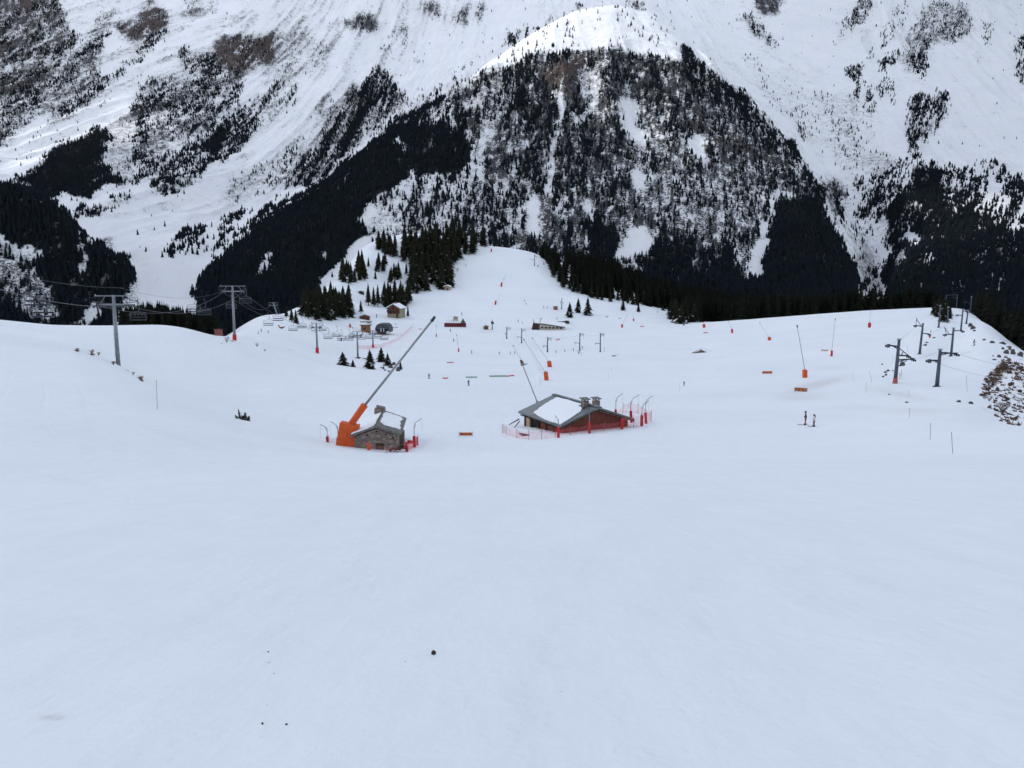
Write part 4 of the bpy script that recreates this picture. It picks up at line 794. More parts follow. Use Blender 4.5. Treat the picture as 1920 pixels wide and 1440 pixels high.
lance(1630, 614, 1632, 582, 9, 5, red, 'snow lance with a red pad on the right hand snow crest'); lance(1443, 638, 1425, 606, 6, 6, orange, 'snow lance with a small orange pad left of the tall right hand lances')
lance(1373, 624, 1366, 604, 7, 4, red, 'snow lance with a red pad right of the buried hut'); lance(1320, 614, 1319, 605, 6, 5, red, 'short snow lance right beside the clump of spruces')
lance(1166, 614, 1176, 590, 6, 4, red, 'snow lance with a red pad right of the restaurant annex'); lance(1188, 602, 1188, 593, 5, 3, red, 'short red padded post up the slope from the restaurant annex')
lance(929, 571, 937, 553, 7, 4, red, 'lower of the two snow lances in the middle of the upper piste'); lance(940, 537, 948, 517, 7, 4, red, 'upper of the two snow lances in the middle of the upper piste'); lance(921, 472, 925, 462, 5, 3, red, 'snow lance with a dark red pad at the top of the piste')
lance(860, 660, 856, 629, 7, 3, red, 'snow lance with a slim red pad below the fenced playground'); lance(818, 632, 818, 612, 6, 2.2, red, 'thin snow lance just right of the tip of the big lance')
lance(676+2*0-19.5, 614, 656.5, 606, 6, 4, red, 'short red padded post left of the orange brown cabin'); lance(1743, 633, 1745, 622, 6, 3, red, 'small red padded post between the drag lift pylons')
# ---------------------------------------------------------------- chairlift
def lift_pylon(px, py, ty, apx, red_h, label, dx=0, r=.26, armw=None, Y=None, sink=0):
    p = at(px, py); Yp = p.y; s = Yp/F; H = (py-ty)*s; t = thing('chairlift_pylon', label, 'lift pylon', (p.x, p.y, p.z-sink), math.atan2(-p.x, p.y)*0, 'pylons of the chairlift')
    H += sink; top = Vector((dx*s, 0, H)); base = Vector((0, 0, -.4)); W = apx*s/2
    MB().tube(base, top, r*1.25, r*.85, 14).build('mast', galv, t, smooth=True)
    if red_h: MB().tube((0, 0, -.2), top*(red_h*s/H), r*1.8, r*1.75, 12).build('padding', red, t)
    z = top.z; mb = MB().box(top+Vector((0, 0, -.12)), (2*W, .16, .14))
    for sx in (-1, 1):
        mb.tube(top+Vector((sx*W*.96, 0, -.1)), top+Vector((sx*W*.96, 0, .12)), .08, n=6); mb.tube(top+Vector((sx*W*.45, 0, -.15)), top+Vector((sx*W*.72, 0, -1.25)), .05, n=5)
    mb.build('top_crossbar', galv, t)
    MB().box(top+Vector((0, 0, -1.35)), (2*W*.88, .28, .26)).build('arm', galv, t)
    for sx in (-1, 1):
        x = top.x+sx*W*.78; z0 = top.z-1.45
        g = MB().box((x, 0, z0), (.14, 3.4, .16)); g.box((x+sx*.35, 0, z0+.42), (.5, 3.6, .05))
        for u_ in (-1.6, -.8, 0, .8, 1.6): g.tube((x-.08, u_, z0-.18), (x+.08, u_, z0-.18), .17, n=10); g.tube((x+sx*.55, u_, z0+.42), (x+sx*.55, u_, z0+1.1), .025, n=4)
        g.tube((x+sx*.55, -1.7, z0+1.1), (x+sx*.55, 1.7, z0+1.1), .025, n=4); g.build('sheave_train', steel_dark, t)
    lad = MB()
    for sx in (-.16, .16): lad.tube((sx-.02, -r-.12, 1.2), (top.x+sx, -r*.85-.12, z-1.6), .02, n=4)
    k = 1.4
    while k < z-1.7: lad.tube((-.16+top.x*k/z, -r-.12, k), (.16+top.x*k/z, -r-.12, k), .016, n=4); k += .35
    lad.build('ladder', galv, t)
    return t, (p+top+Vector((-W*.78, 0, -1.6))), (p+top+Vector((W*.78, 0, -1.6)))
# nearest pylon stands just behind the snow fold
T1 = lift_pylon(222, 684, 553, 70, 0, 'nearest chairlift pylon, grey with no pad, behind the grassy snow fold', dx=0, r=.24)
T2 = lift_pylon(440, 638, 536, 47, 11, 'tall chairlift pylon with a red pad standing on the snow crest', dx=1, r=.26)
T3 = lift_pylon(595, 662, 605, 19, 10, 'grey chairlift pylon with a red pad left of the group of spruces', r=.30)
T4 = lift_pylon(671, 671, 621, 17, 0, 'grey chairlift pylon without pad above the flat dark rock', r=.27)
T5 = lift_pylon(699.5, 652, 619, 13, 6, 'short chairlift pylon with a red pad in front of the cabin', r=.26)
T7 = lift_pylon(520, 588, 566, 17, 0, 'far tilted lift pylon behind the snow edge left of the wood', dx=-7, r=.3)
def cable(a, b, sag, label, r=.022, group='lift cables'):
    a, b = Vector(a), Vector(b); pts = [a.lerp(b, i/14)-Vector((0, 0, sag*4*(i/14)*(1-i/14))) for i in range(15)]
    o = MB().path([q_-a for q_ in pts], r, 5).build('haul_cable', M_('steel_cable', (.12, .12, .13), .5, .5)); o.location = a; return tag(o, label, 'cable', group)
L0 = P3(-160, 486, 72); R0 = P3(-160, 512, 66)
cable(T1[2], R0+Vector((2.5, 0, 0)), 1.0, 'near right haul cable running from the nearest pylon out of the left edge', .03); cable(T1[1], L0, 1.0, 'near left haul cable running from the nearest pylon out of the left edge', .03)
cable(T1[1], T2[1], 2.6, 'left haul cable between the nearest pylon and the tall one on the crest', .03); cable(T1[2], T2[2], 2.6, 'right haul cable between the nearest pylon and the tall one on the crest', .03)
cable(T2[1], T3[1], 2.2, 'left haul cable dropping from the crest pylon to the next', .03); cable(T2[2], T3[2], 2.2, 'right haul cable dropping from the crest pylon to the next', .03)
cable(T3[1], T4[1], 1.2, 'left haul cable between the two pylons by the spruces', .03); cable(T3[2], T4[2], 1.2, 'right haul cable between the two pylons by the spruces', .03)
cable(T4[1], T5[1], .3, 'left haul cable at the last short span', .03); cable(T4[2], T5[2], .3, 'right haul cable at the last short span', .03)
cable(T2[0].location+Vector((0, 0, 12)), T7[1], 3, 'faint cable from the crest pylon to the far tilted pylon', .03); cable(T1[0].location+Vector((1.5, 0, 11)), P3(-160, 470, 70), .8, 'thin signal cable above the haul cables at the left edge', .018); cable(T1[0].location+Vector((1, 0, 11)), T2[0].location+Vector((-1, 0, 12.3)), 1.8, 'thin signal cable between the two nearest pylons', .018)
def make_chair():
    t = thing('lift_chair', 'x', 'lift chair', (0, 0, 0), 0, 'chairs hanging from the chairlift')
    # origin: middle of the seat front, cable 4 m above
    MB().box((0, .1, .05), (2.9, .5, .16)).build('seat', seatm, t, bevel=.03)
    g = MB().box((0, .36, .55), (2.9, .05, .22)); g.build('backrest', M_('chair_back_slat', (.03, .03, .04), .5), t)
    f = MB()
    pts = [(-1.55, .35, .0), (-1.6, .35, 1.1), (-1.35, .35, 1.5), (-.4, .35, 1.62), (0, .35, 1.72), (.4, .35, 1.62), (1.35, .35, 1.5), (1.6, .35, 1.1), (1.55, .35, 0)]
    f.path(pts, .042, 6)
    for sx in (-1.52, 1.52): f.tube((sx, -.2, 0), (sx, .4, 0), .045, n=5)
    f.tube((-1.5, .3, -.05), (1.5, .3, -.05), .05, n=5); f.build('bail_frame', M_('chair_frame', (.10, .11, .13), .4, .5), t)
    sb = MB(); sb.path([(-1.5, .3, .9), (-1.35, -.35, 1.2), (1.35, -.35, 1.2), (1.5, .3, .9)], .03, 5)
    for x in (-1, -.35, .35, 1): sb.tube((x, -.35, 1.2), (x, -.3, .75), .02, n=4)
    sb.build('safety_bar', galv, t)
    MB().path([(0, .35, 1.7), (.3, .35, 2.0), (.42, .35, 2.6), (.3, .3, 3.2), (.0, .2, 3.7)], .055, 6).build('hanger_arm', M_('chair_frame', (.10, .11, .13), .4, .5), t)
    MB().box((0, .2, 3.78), (.2, .75, .2)).build('cable_grip', steel_dark, t)
    return t
CH = [(68,572,45,'nearest chair, upper one at the far left edge in front of snowy trees'),(79,594,44,'lower near chair overlapping below the leftmost one'),(258,600,30,'chair hanging just right of the nearest pylon against dark trees'),(363,584,25,'left chair of the overlapping pair over the valley snow'),(383,590,24,'right chair of the overlapping pair over the valley snow'),
      (460,568,22,'chair hanging right of the crest pylon against the dark forest'),(433,578,20,'dim chair almost hidden behind the crest pylon mast'),(503,610,19,'chair just left of the wind carved orange sculpture'),(521,601,20,'chair above the snow edge, upper left of the orange sculpture'),
      (549,620,17,'first chair right of the orange sculpture'),(566,615,17,'second chair right of the orange sculpture, slightly higher'),(585,623,15,'chair just left of the red padded pylon'),(604,620,15,'chair just right of the red padded pylon'),(615,635,14,'lowest left chair of the group left of the pine pair'),
      (631,631,14,'upper chair of the group between the two pylons'),(640,638,12,'lowest middle chair between the two pylons'),(655,638,12.5,'lower chair left of the unpadded pylon'),(661,633,11,'upper chair left of the unpadded pylon'),(678,636,12,'chair just right of the unpadded pylon'),(693,635,11,'chair just left of the short red padded pylon'),
      (709,634,10,'chair under the left side of the lift station'),(720,637,9,'last chair under the right side of the lift station')]
proto = make_chair()
for i, (px, py, wp, lab) in enumerate(CH):
    o = proto if i == 0 else copy_tree(proto); Y = min(3.15*F/wp, at(px, py+8).y*.96 if px > 600 else 9999); o.location = P3(px, py, Y); o.rotation_euler = (0, 0, random.uniform(-.12, .12)); o['label'] = lab
o = copy_tree(proto); q_ = at(743, 640); o.location = P3(743, 622, 395); o.rotation_euler = (0, 0, 1.3); o['label'] = 'chair swinging round sideways at the right end of the station'
# ---------------------------------------------------------------- buildings
def house(name, label, cat, loc, rz, W, Ln, eave, rise, wallm, roofm, over=.35, snow=.18, snow_in=.0, chim=None, th=.12, below=1.2, win=None, gablem=None, group=None, door=None, base=None):
    """gable faces local -Y, ridge along +Y; loc = ground point under the middle of the front gable"""
    t = thing(name, label, cat, loc, rz, group); w2 = W/2; sl_ = rise/(w2+over)
    z0 = -below; ew = eave-th*.3
    mb = MB().prism([(-w2, 0, z0), (w2, 0, z0), (w2, 0, ew), (0, 0, ew+rise*(w2/(w2+over))), (-w2, 0, ew)], (0, Ln, 0)); mb.build('wall', wallm, t)
    if gablem: MB().prism([(-w2, -.05, eave*.45), (w2, -.05, eave*.45), (w2, -.05, ew-.03), (0, -.05, ew+rise*(w2/(w2+over))-.05), (-w2, -.05, ew-.03)], (0, .03, 0)).build('gable_boards', gablem, t)
    rf = MB(); ridge = eave+rise
    for sx in (-1, 1):
        e_ = sx*(w2+over); rf.prism([(0, -over, ridge), (e_, -over, eave-.02), (e_, -over, eave+th-.02), (0, -over, ridge+th)], (0, Ln+2*over, 0))
    roof = rf.build('roof', roofm, t)
    if snow:
        sn = MB()
        for sx in (-1, 1):
            fx = 1-snow_in; n = 10; i_ = over+snow_in*1.2-(0 if snow_in else .03)
            a = [(sx*.03, -i_+(.0)), (sx*(w2+over)*fx, -i_)]
            y0, y1 = -over+snow_in*2, Ln+over-snow_in*2; top = []; 
            for k in range(n+1): top.append((sx*(w2+over)*(snow_in*.35), y0+(y1-y0)*k/n))
            for k in range(n+1): top.append((sx*(w2+over)*(fx+random.uniform(-.05, .03)*(1 if snow_in else .5)), y1-(y1-y0)*k/n))
            P = [(x, y, ridge+th+.004-(abs(x)*sl_)) for x, y in top]; sn.prism(P, (0, 0, snow))
        sn.build('roof_snow', roof_snow_m, t, bevel=snow*.35)
    for c in chim or []:
        x, y, wd, h = c; zc = ridge-abs(x)*sl_
        ch = MB().box((x, y, zc+h/2), (wd, wd, h+.3)).build('chimney', stone, t)
        MB().box((x, y, zc+h+.22), (wd*1.3, wd*1.3, .12)).build('chimney_cap', slate, ch)
    for wdw in win or []:
        side, u_, z, ww, wh = wdw; c = (u_, -.03, z) if side == 'f' else ((w2+.03 if side == 'r' else -w2-.03), u_, z)
        d = (ww, .08, wh) if side == 'f' else (.08, ww, wh); f = MB().box(c, (d[0]*1.15, d[1], d[2]*1.15)).build('window', wood_dark, t)
        c2 = (u_, -.055, z) if side == 'f' else ((w2+.055 if side == 'r' else -w2-.055), u_, z); MB().box(c2, d).build('pane', glass_dark, f)
    for u_, ww, wh in door or []: MB().box((u_, -.04, wh/2), (ww, .1, wh)).build('door', wood_dark, t)
    return t, roof
# stone hut behind the big lance
HY = 78.6; gz = P3(702, 801, HY).z
hx = (P3(751, 819, HY-.4).x+P3(657, 819, HY-.4).x)/2; W = P3(751, 819, HY-.4).x-P3(657, 819, HY-.4).x
rise = gz-P3(751, 819, HY-.4).z; base_z = gz-rise-1.9
t, roof = house('stone_hut', 'small rubble stone hut with snow patched slate roof, half buried behind the orange padded lance', 'hut', (hx, HY, base_z), math.radians(4), W-.7, 8.6, 1.9, rise, stone, slate, over=.3, snow=.09, snow_in=.0, chim=None, th=.16, below=1.5)
for ch in list(t.children):
    if ch.name.startswith('roof_snow'): bpy.data.objects.remove(ch)
sl_ = rise/(W/2); sn = MB()
def slope_pts(sgn, uv): return [(sgn*u_, v_, 1.9+rise+.165-abs(u_)*sl_) for u_, v_ in uv]
hw = W/2
rag = lambda a, b, n, j: [(a[0]+(b[0]-a[0])*k/n+random.uniform(-j, j), a[1]+(b[1]-a[1])*k/n+random.uniform(-j, j)) for k in range(n)]
sn.prism(slope_pts(1, rag((.2, 2.4), (.25, 7.9), 10, .1)+rag((.25, 7.9), (hw-.35, 7.9), 9, .12)+rag((hw-.35, 7.9), (hw-.3, 1.6), 14, .16)+rag((hw-.3, 1.6), (.75, 1.3), 9, .2)), (0, 0, .09))
sn.prism(slope_pts(-1, rag((.18, .1), (.15, 7.8), 6, .06)+rag((.15, 7.8), (hw-.05, 8.1), 5, .06)+rag((hw-.05, 8.1), (hw-.02, -.2), 9, .07)+rag((hw-.02, -.2), (.3, -.2), 5, .05)), (0, 0, .13))
sn.build('roof_snow', roof_snow_m, t)
sl = MB()
for sgn in (1, -1):
    for v_ in np.arange(-.3, 8.4, .42):
        u_ = .05
        while u_ < hw-.05:
            uw = random.uniform(.28, .5); k = min(u_+uw, hw+.05); z = 1.9+rise+.17
            sl.prism([(sgn*u_, v_, z-u_*sl_), (sgn*k, v_+random.uniform(-.03, .03), z-k*sl_), (sgn*k, v_+.4, z-k*sl_), (sgn*u_, v_+.4, z-u_*sl_)], (0, 0, random.uniform(.015, .05))); u_ = k+.02
sl.build('roof_slates', slate, t)
ch = MB().box((-.3, 7.6, 1.9+rise+.2), (1.15, 1.0, .8)).box((-.25, 7.6, 1.9+rise+.55), (.75, .75, .3)).build('chimney', stone, t, bevel=.08)
MB().box((-.2, 7.6, 1.9+rise+.74), (.95, .9, .09), Matrix.Rotation(.25, 3, 'Y')).build('chimney_cap', slate, ch)
MB().box((.35, -.03, .75), (.8, .1, .75)).build('window', wood_dark, t)
v = MB()
for x, z in ((.05, 2.35), (.95, 2.05), (-.9, 2.0), (1.7, 1.65)): v.box((x, -.02, z), (.16, .08, .14))
v.build('vent_hole', dark_in, t)
MB().box((hw-.35, 3.2, 1.0), (.9, 1.2, 1.4)).build('side_shed', M_('stone_shed', (.2, .18, .16), .9, noise=.4, nscale=4), t, bevel=.05)
p = at(745, 849); mb = MB()
for k in range(16): a = Vector((random.uniform(-.6, .5), random.uniform(-.2, .5), random.uniform(0, .35))); mb.box(a, (random.uniform(.6, 1.3), .16, .07), Matrix.Rotation(random.uniform(-.3, .5), 3, 'Z') @ Matrix.Rotation(random.uniform(-.5, .2), 3, 'Y'))
o = mb.build('board_pile', M_('reddish_old_boards', (.13, .05, .035), .85, noise=.5, nscale=5)); o.location = p+Vector((0, .6, .1)); tag(o, 'heap of reddish boards at the right foot of the stone hut', 'boards')
# big chalet
FL = P3(1050, 801.5, 88.3); ang = math.radians(27); right = Vector((math.cos(ang), math.sin(ang), 0)); back = Vector((-math.sin(ang), math.cos(ang), 0)); CW = 10.1; CL = 10.4
c0 = FL+right*(CW/2)+back*.45; ze = FL.z; apex = P3(1112, 765, 91).z; crise = apex-ze
t, roof = house('chalet', 'large red brown timber chalet with grey metal roof, buried to its eaves', 'chalet', (c0.x, c0.y, ze-1.5), ang, CW-1.1, CL-1.2, 1.5, crise, wood_red, sheet, over=.55, snow=0, th=.2, below=2.2)
hw = CW/2; cs = crise/hw; zr = 1.5+crise+.2
sn = MB(); S_ = lambda uv, sg=-1: [(sg*u_, v_-.55, zr-abs(u_)*cs+.005) for u_, v_ in uv]
pl_ = [(.45, 8.7), (.4, 3.5), (.9, 2.3), (1.7, .95), (4.9, .2), (4.97, 4), (4.5, 7.3), (2.7, 8.2)]; sn.prism(S_(sum([rag(pl_[i], pl_[(i+1) % 8], 6, .1 if i not in (4, 5) else .04) for i in range(8)], [])), (0, 0, .16))
sn.prism(S_(rag((.15, 5.2), (.15, 8.4), 4, .05)+rag((.15, 8.4), (.6, 8.3), 2, .05)+rag((.6, 8.3), (.45, 5.2), 4, .06), 1), (0, 0, .08))
sn.prism(S_(rag((.2, 1.6), (.2, 4.3), 4, .05)+rag((.2, 4.3), (1.2, 4.0), 3, .08)+rag((1.2, 4.0), (.9, 1.6), 4, .1), 1), (0, 0, .08))
sn.build('roof_snow', roof_snow_m, t, bevel=.04)
MB().box((0, CL/2-.55, zr+.04), (.5, CL, .1), Matrix.Rotation(math.pi/4, 3, 'Y') if False else None).build('ridge_cap', sheet, t)
for x, y, h in ((-.5, 1.6, .75), (3.0, 4.6, 1.0)):
    zc = zr-abs(x)*cs; ch = MB().box((x, y, zc+h*.35), (.72, .72, h*.9)).build('chimney', stone, t, bevel=.05)
    mb = MB(); [mb.box((x+dx, y+dy, zc+h*.4+h/2+.06), (.12, .12, .2)) for dx in (-.26, .26) for dy in (-.26, .26)]
    mb.box((x, y, zc+h*.4+h/2+.2), (1.0, 1.0, .08), Matrix.Rotation(.12, 3, 'X')).build('chimney_cap', slate, ch)
    MB().box((x, y, zc-.02), (1.1, 1.1, .12)).build('flashing', sheet, ch)
bw = MB(); x = -4.2                                                    # vertical boards of the gable
while x < 4.2:
    h = 1.5+crise*(1-abs(x)/hw)-.25; bw.box((x+.14, -.03, (h-1.9)/2), (.27, .05, h+1.9)); x += .3
bw.build('gable_boards', wood_red, t)
fb = MB()
for sg in (-1, 1):
    a = Vector((0, -.62, zr-.22)); b = Vector((sg*hw, -.62, 1.5-.02)); fb.prism([a, b, b-Vector((0, 0, .2)), a-Vector((0, 0, .2))], (0, .06, 0))
fb.build('barge_board', wood_dark, t)
# left long side: porch posts, dark opening, purlin ends
sd_ = MB()
for y in (1.6, 3.4, 5.2, 7.0, 8.6): sd_.box((-hw+.35, y, .2), (.16, .16, 3.0))
for y in np.arange(-.4, 9.2, .55): sd_.box((-hw+.25, y, 1.36), (.7, .1, .14))
sd_.build('porch_beams', wood_dark, t)
MB().box((-hw+.5, 6.2, .5), (.12, 1.8, 1.6)).build('doorway', dark_in, t); MB().box((-hw+.42, 7.9, .7), (.1, .9, 1.3)).build('shutter', wood_pale, t)
MB().box((-hw+.2, 5.0, .35), (.1, 1.1, .12)).build('bench', wood_pale, t)
mb = MB().tube((-hw-.4, 8.6, .7), (-hw-2.4, 8.0, -.9), .07, .03, 5); mb.tube((-hw-.3, 8.9, .9), (-hw-1.6, 9.2, .2), .09, .04, 5); mb.build('broken_rafter', wood_dark, t)
p = at(986, 817); mb = MB()
for k in range(6): mb.box((random.uniform(-.4, .5), random.uniform(-.1, .2), random.uniform(0, .22)), (random.uniform(.7, 1.3), .14, .06), Matrix.Rotation(random.uniform(-.2, .5), 3, 'Z') @ Matrix.Rotation(.25, 3, 'Y'))
o = mb.build('board_pile', bpy.data.materials['reddish_old_boards']); o.location = p; tag(o, 'few reddish boards on the snow left of the big chalet', 'boards')
p = at(1015, 803); mb = MB().tube((0, 0, -.2), (0, 0, 1.25), .06, n=6); mb.box((.0, -.05, 1.1), (.35, .08, .25)); o = mb.build('yellow_post', M_('yellow_paint', (.45, .36, .08), .6)); o.location = p; tag(o, 'short yellow marked post in front of the dark porch of the chalet', 'post')
# generic placement from the pixel of the front foot and the pixel width
def hpx(px, py, wp): p = at(px, py); return p, p.y/F*wp, p.y/F
# tall chalet
p, W, s = hpx(738, 596, 27); t, _ = house('chalet', 'tall chalet with ochre ground floor and red brown upper storey above the station', 'chalet', p, math.radians(-14), W*.92, W*1.0, 23*s*.72, 10*s*.85, plaster, slate, over=.8, snow=.45, below=1, gablem=wood_red, win=[('f', -W*.2, 10*s, 1.0, 1.0), ('f', W*.12, 10*s, 1.0, 1.0), ('f', 0, 18*s, .9, .9)], door=[(W*.27, 1.1, 2.1)], chim=[(.2, W*.3, .8, .9)])
MB().box((0, -.5, 11*s), (W*.9, 1.0, .15)).box((0, -.95, 12.8*s), (W*.9, .08, .9)).build('balcony', wood_dark, t)
p, W, s = hpx(683, 599, 18.5); house('wooden_cabin', 'low dark brown cabin with white snowy gable roof above the orange brown cabin', 'cabin', p, math.radians(2), W*.95, W*.7, 5.5*s, 3.6*s, wood_dark, wood_dark, over=.5, snow=.4, below=.6, win=[('f', -.3, 4.5*s, .7, .5)], gablem=wood_red)
p, W, s = hpx(685.5, 623, 20); t = thing('lift_cabin', 'orange brown boarded lift cabin with flat snow covered roof left of the grey station', 'cabin', p, math.radians(6)); Hc = 13*s
MB().box((0, W*.35, Hc/2-.3), (W*.85, W*.7, Hc+.6)).build('wall', wood_orange, t); MB().box((0, W*.35, Hc+.1), (W*1.1, W*.95, .25)).build('roof', wood_dark, t); MB().box((-.1, W*.35, Hc+.5), (W*1.02, W*.86, .55)).build('roof_snow', roof_snow_m, t, bevel=.2)
MB().box((W*.3, W*.35, Hc+1.1), (W*.3, W*.9, .1)).box((0, W*.8, Hc+1.3), (W*1.1, .12, .5)).build('roof_edge', slate, t); MB().box((-W*.1, -.04, Hc*.55), (1.3, .1, 1.0)).build('window', glass_dark, t)
# grey station with rounded hood
p, W, s = hpx(716, 628, 28); t = thing('lift_station', 'rounded dark grey chairlift station standing on one red padded column', 'lift station', p, math.radians(-6)); z0 = 4*s; Hh = 17*s; Ls = W*1.05
prof = [(-W*.47, z0), (-W*.5, z0+Hh*.45), (-W*.38, z0+Hh*.85), (-W*.22, z0+Hh), (W*.22, z0+Hh), (W*.38, z0+Hh*.85), (W*.5, z0+Hh*.45), (W*.47, z0)]
MB().prism([(x, .6, z) for x, z in prof], (0, Ls, 0)).build('hood', M_('station_grey_shell', (.055, .062, .07), .45, noise=.25, nscale=.5), t, bevel=.25)
MB().box((0, .45, z0+Hh*.24), (W*.8, .5, Hh*.3)).build('front_opening', dark_in, t)
mb = MB(); [mb.box((x, .12, z0+Hh*.3), (.32, .1, Hh*.36)) for x in (-W*.06, W*.13)]; mb.build('white_panel', M_('white_sheet_metal', (.7, .72, .74), .5), t)
for sx in (-1, 1): MB().blob((sx*W*.42, -.1, z0+.1), (W*.24, 1.6, 1.5), 3, 12, 8, .03).build('light_cowl', M_('cream_fibreglass', (.5, .5, .46), .5), t, smooth=True)
MB().tube((0, 2.2, -1.5), (0, 2.2, z0), .5, n=12).build('column', steel_dark, t); MB().tube((0, 2.2, -2), (0, 2.2, z0*.55), .75, n=12).build('padding', red, t)
MB().box((0, 3, z0-.15), (W*.7, Ls*.8, .4)).build('machinery_deck', steel_dark, t)
MB().tube((W*.5, 3.5, z0+Hh*.55), (W*1.0, 3.5, z0+Hh*.55), .1, n=6).build('guide_rail', steel_dark, t)
# small ones
p, W, s = hpx(678, 552, 9); house('wooden_hut', 'tiny brown hut with dark roof high in the snow among thin spruces', 'hut', p, .3, W, W, 5*s, 1.5*s, wood_dark, slate, over=.3, snow=0, below=.5, gablem=wood_dark)
p, W, s = hpx(838, 544, 12); house('wooden_hut', 'pale hut with a snowy roof tucked against the dense wood beside the piste', 'hut', p, -.1, W*.9, W, 5.5*s, 2.6*s, wood_pale, wood_pale, over=.5, snow=.5, below=.5, door=[(.4, .9, 1.5)])
p, W, s = hpx(1276, 606, 22); t, _ = house('snowed_in_hut', 'half buried hut with white gable roof in front of the right hand spruce clump', 'hut', p, math.radians(12), W*.85, W*.7, 2.2*s, 5*s, wood_pale, slate, over=.8, snow=.7, below=1, chim=None)
p, W, s = hpx(1312, 662, 42); t, _ = house('snowed_in_hut', 'roof of a stone hut almost swallowed by the smooth snow', 'hut', (p.x+.5, p.y+1, p.z-2.0), math.radians(-24), 26*s, 26*s, 1.75, 7.5*s, stone, slate, over=.5, snow=.42, below=1)
p, W, s = hpx(911, 618, 11); t, _ = house('ticket_kiosk', 'small orange timber kiosk with brown roof right of the fenced playground', 'kiosk', p, 0, W*.8, W*.8, 5*s, 3.5*s, wood_orange, wood_dark, over=.5, snow=.12, snow_in=.06, below=.4, win=[('f', 0, 3*s, 1.0, .6)])
p = at(923, 618); s = p.y/F; t = thing('loudspeaker_mast', 'slim mast with dark speaker heads just right of the orange kiosk', 'mast', p); MB().tube((0, 0, -.3), (0, 0, 19*s), .3, .12, 8).build('mast', M_('olive_grey_paint', (.12, .13, .1), .7), t); MB().box((0, 0, 13*s), (1.3, .5, 1.1)).box((.5, 0, 11.5*s), (.7, .5, .6)).build('speaker_head', steel_dark, t)
p, W, s = hpx(1042, 581, 9); t, _ = house('ticket_kiosk', 'small kiosk with red base and snowy roof by the tow lift mast above the restaurant', 'kiosk', p, .1, W*.85, W*.8, 6*s, 1.2*s, wood_pale, slate, over=.4, snow=.2, below=.4, win=[('f', 0, 3.5*s, 1.4, .7)]); MB().box((0, -.06, .5*s), (W*.9, .15, 1.6*s)).build('skirting', red, t)
p, W, s = hpx(854, 602, 10); t, _ = house('lookout_cabin', 'small grey brown cabin on stilts above the fenced playground', 'cabin', (p.x, p.y, p.z+2.2*s), 0, W*.8, W*.7, 5*s, 1.2*s, wood_pale, slate, over=.5, snow=.12, below=0); mb = MB(); [mb.tube((x, y, -4*s), (x, y, 0), .12, n=5) for x in (-W*.35, W*.35) for y in (.3, W*.6)]; mb.build('stilt', wood_dark, t)
# playground fence with small shelter
a, b = at(833, 613), at(874, 613); s = a.y/F; t = thing('playground_enclosure', 'long low enclosure of dark red padding round the snow playground', 'enclosure', a); d = b-a; n_ = 9; mb = MB()
for k in range(n_): c = d*((k+.5)/n_); mb.box((c.x, c.y, c.z+1.0), (d.length/n_*.97, .35, 2.0), Matrix.Rotation(math.atan2(d.y, d.x), 3, 'Z'))
mb.build('padded_panels', M_('dark_red_padding', (.16, .02, .03), .7, noise=.5, nscale=.6), t, bevel=.08); MB().box((d.x*.35, d.y*.5+2.0, 1.6), (d.length*.66, 3.2, .8)).build('snow_heap', roof_snow_m, t, bevel=.3)
mb = MB(); [mb.tube((x, 2.5, 1.8), (x, 2.5, 3.6), .06, n=4) for x in np.linspace(1, d.x*.55, 5)]; mb.build('railing_post', steel_dark, t)
sh = MB(); sh.prism([(d.x*.74, 1.2, 1.8), (d.x*.97, 1.2, 1.8), (d.x*.86, 1.2, 4.1)], (0, 3, 0)); sh.build('tent_roof', M_('olive_canvas', (.12, .11, .085), .9, noise=.3), t)
# restaurant
p, W, s = hpx(1029, 618, 62); t = thing('restaurant', 'low brown mountain restaurant with cream window band and long snow covered roof', 'restaurant', at(996, 618), math.radians(-3)); g = 16*s; Lr = 43*s; H1 = 13*s
MB().prism([(0, 0, -.6), (g, 0, -.6), (g, 0, H1), (g*.22, 0, H1)], (0, 9, 0)).build('gable_wall', M_('brown_slats', (.10, .06, .05), .8, noise=.5, nscale=2, stretch=(.3, .3, 5)), t)
MB().prism([(g+.01, .05, -.6), (g+Lr*1.08, .05, -.6), (g+Lr*1.08, .05, 4.2*s), (g+.01, .05, 10.5*s)], (0, 8.5, 0)).build('wall', cream, t)
MB().prism([(g-.2, -.5, 10.2*s), (g+Lr*1.1, -.5, 4.0*s), (g+Lr*1.1, -.5, 5.0*s), (g-.2, -.5, 12.6*s)], (0, .5, 0)).build('fascia', wood_dark, t)
MB().prism([(g*.3, -.5, 12.7*s), (g+Lr*1.1, -.5, 5.1*s), (g+Lr*1.12, 9.5, 9.0*s), (g*.6, 9.5, 15.2*s)], (0, 0, .5)).build('roof_snow', roof_snow_m, t, bevel=.15)
for k in range(6): f = MB().box((g+1.2+k*7.0*s, .0, 4.0*s-k*.05), (5.0*s, .12, 3.2*s)).build('window', wood_dark, t); MB().box((g+1.2+k*7.0*s, -.05, 4.0*s-k*.05), (4.4*s, .08, 2.7*s)).build('pane', glass_dark, f)
mb = MB()
for z in (2.5, 5.5, 8.5): mb.box((g*.5, -.1, z*s), (g*.55, .12, 1.0*s))
mb.build('shutter', dark_in, t); MB().tube((g*.98, .5, 11*s), (g*1.12, .5, 21*s), .13, n=6).box((g*1.12+.3, .5, 21*s), (.8, .3, .25)).build('flue_pipe', steel_dark, t)
mb = MB(); [mb.box((g+1+k*5*s, -.6, .25), (3.2*s, .5, .5)) for k in range(6)]; mb.build('snowy_bench', M_('pale_bench', (.5, .45, .42), .8), t)
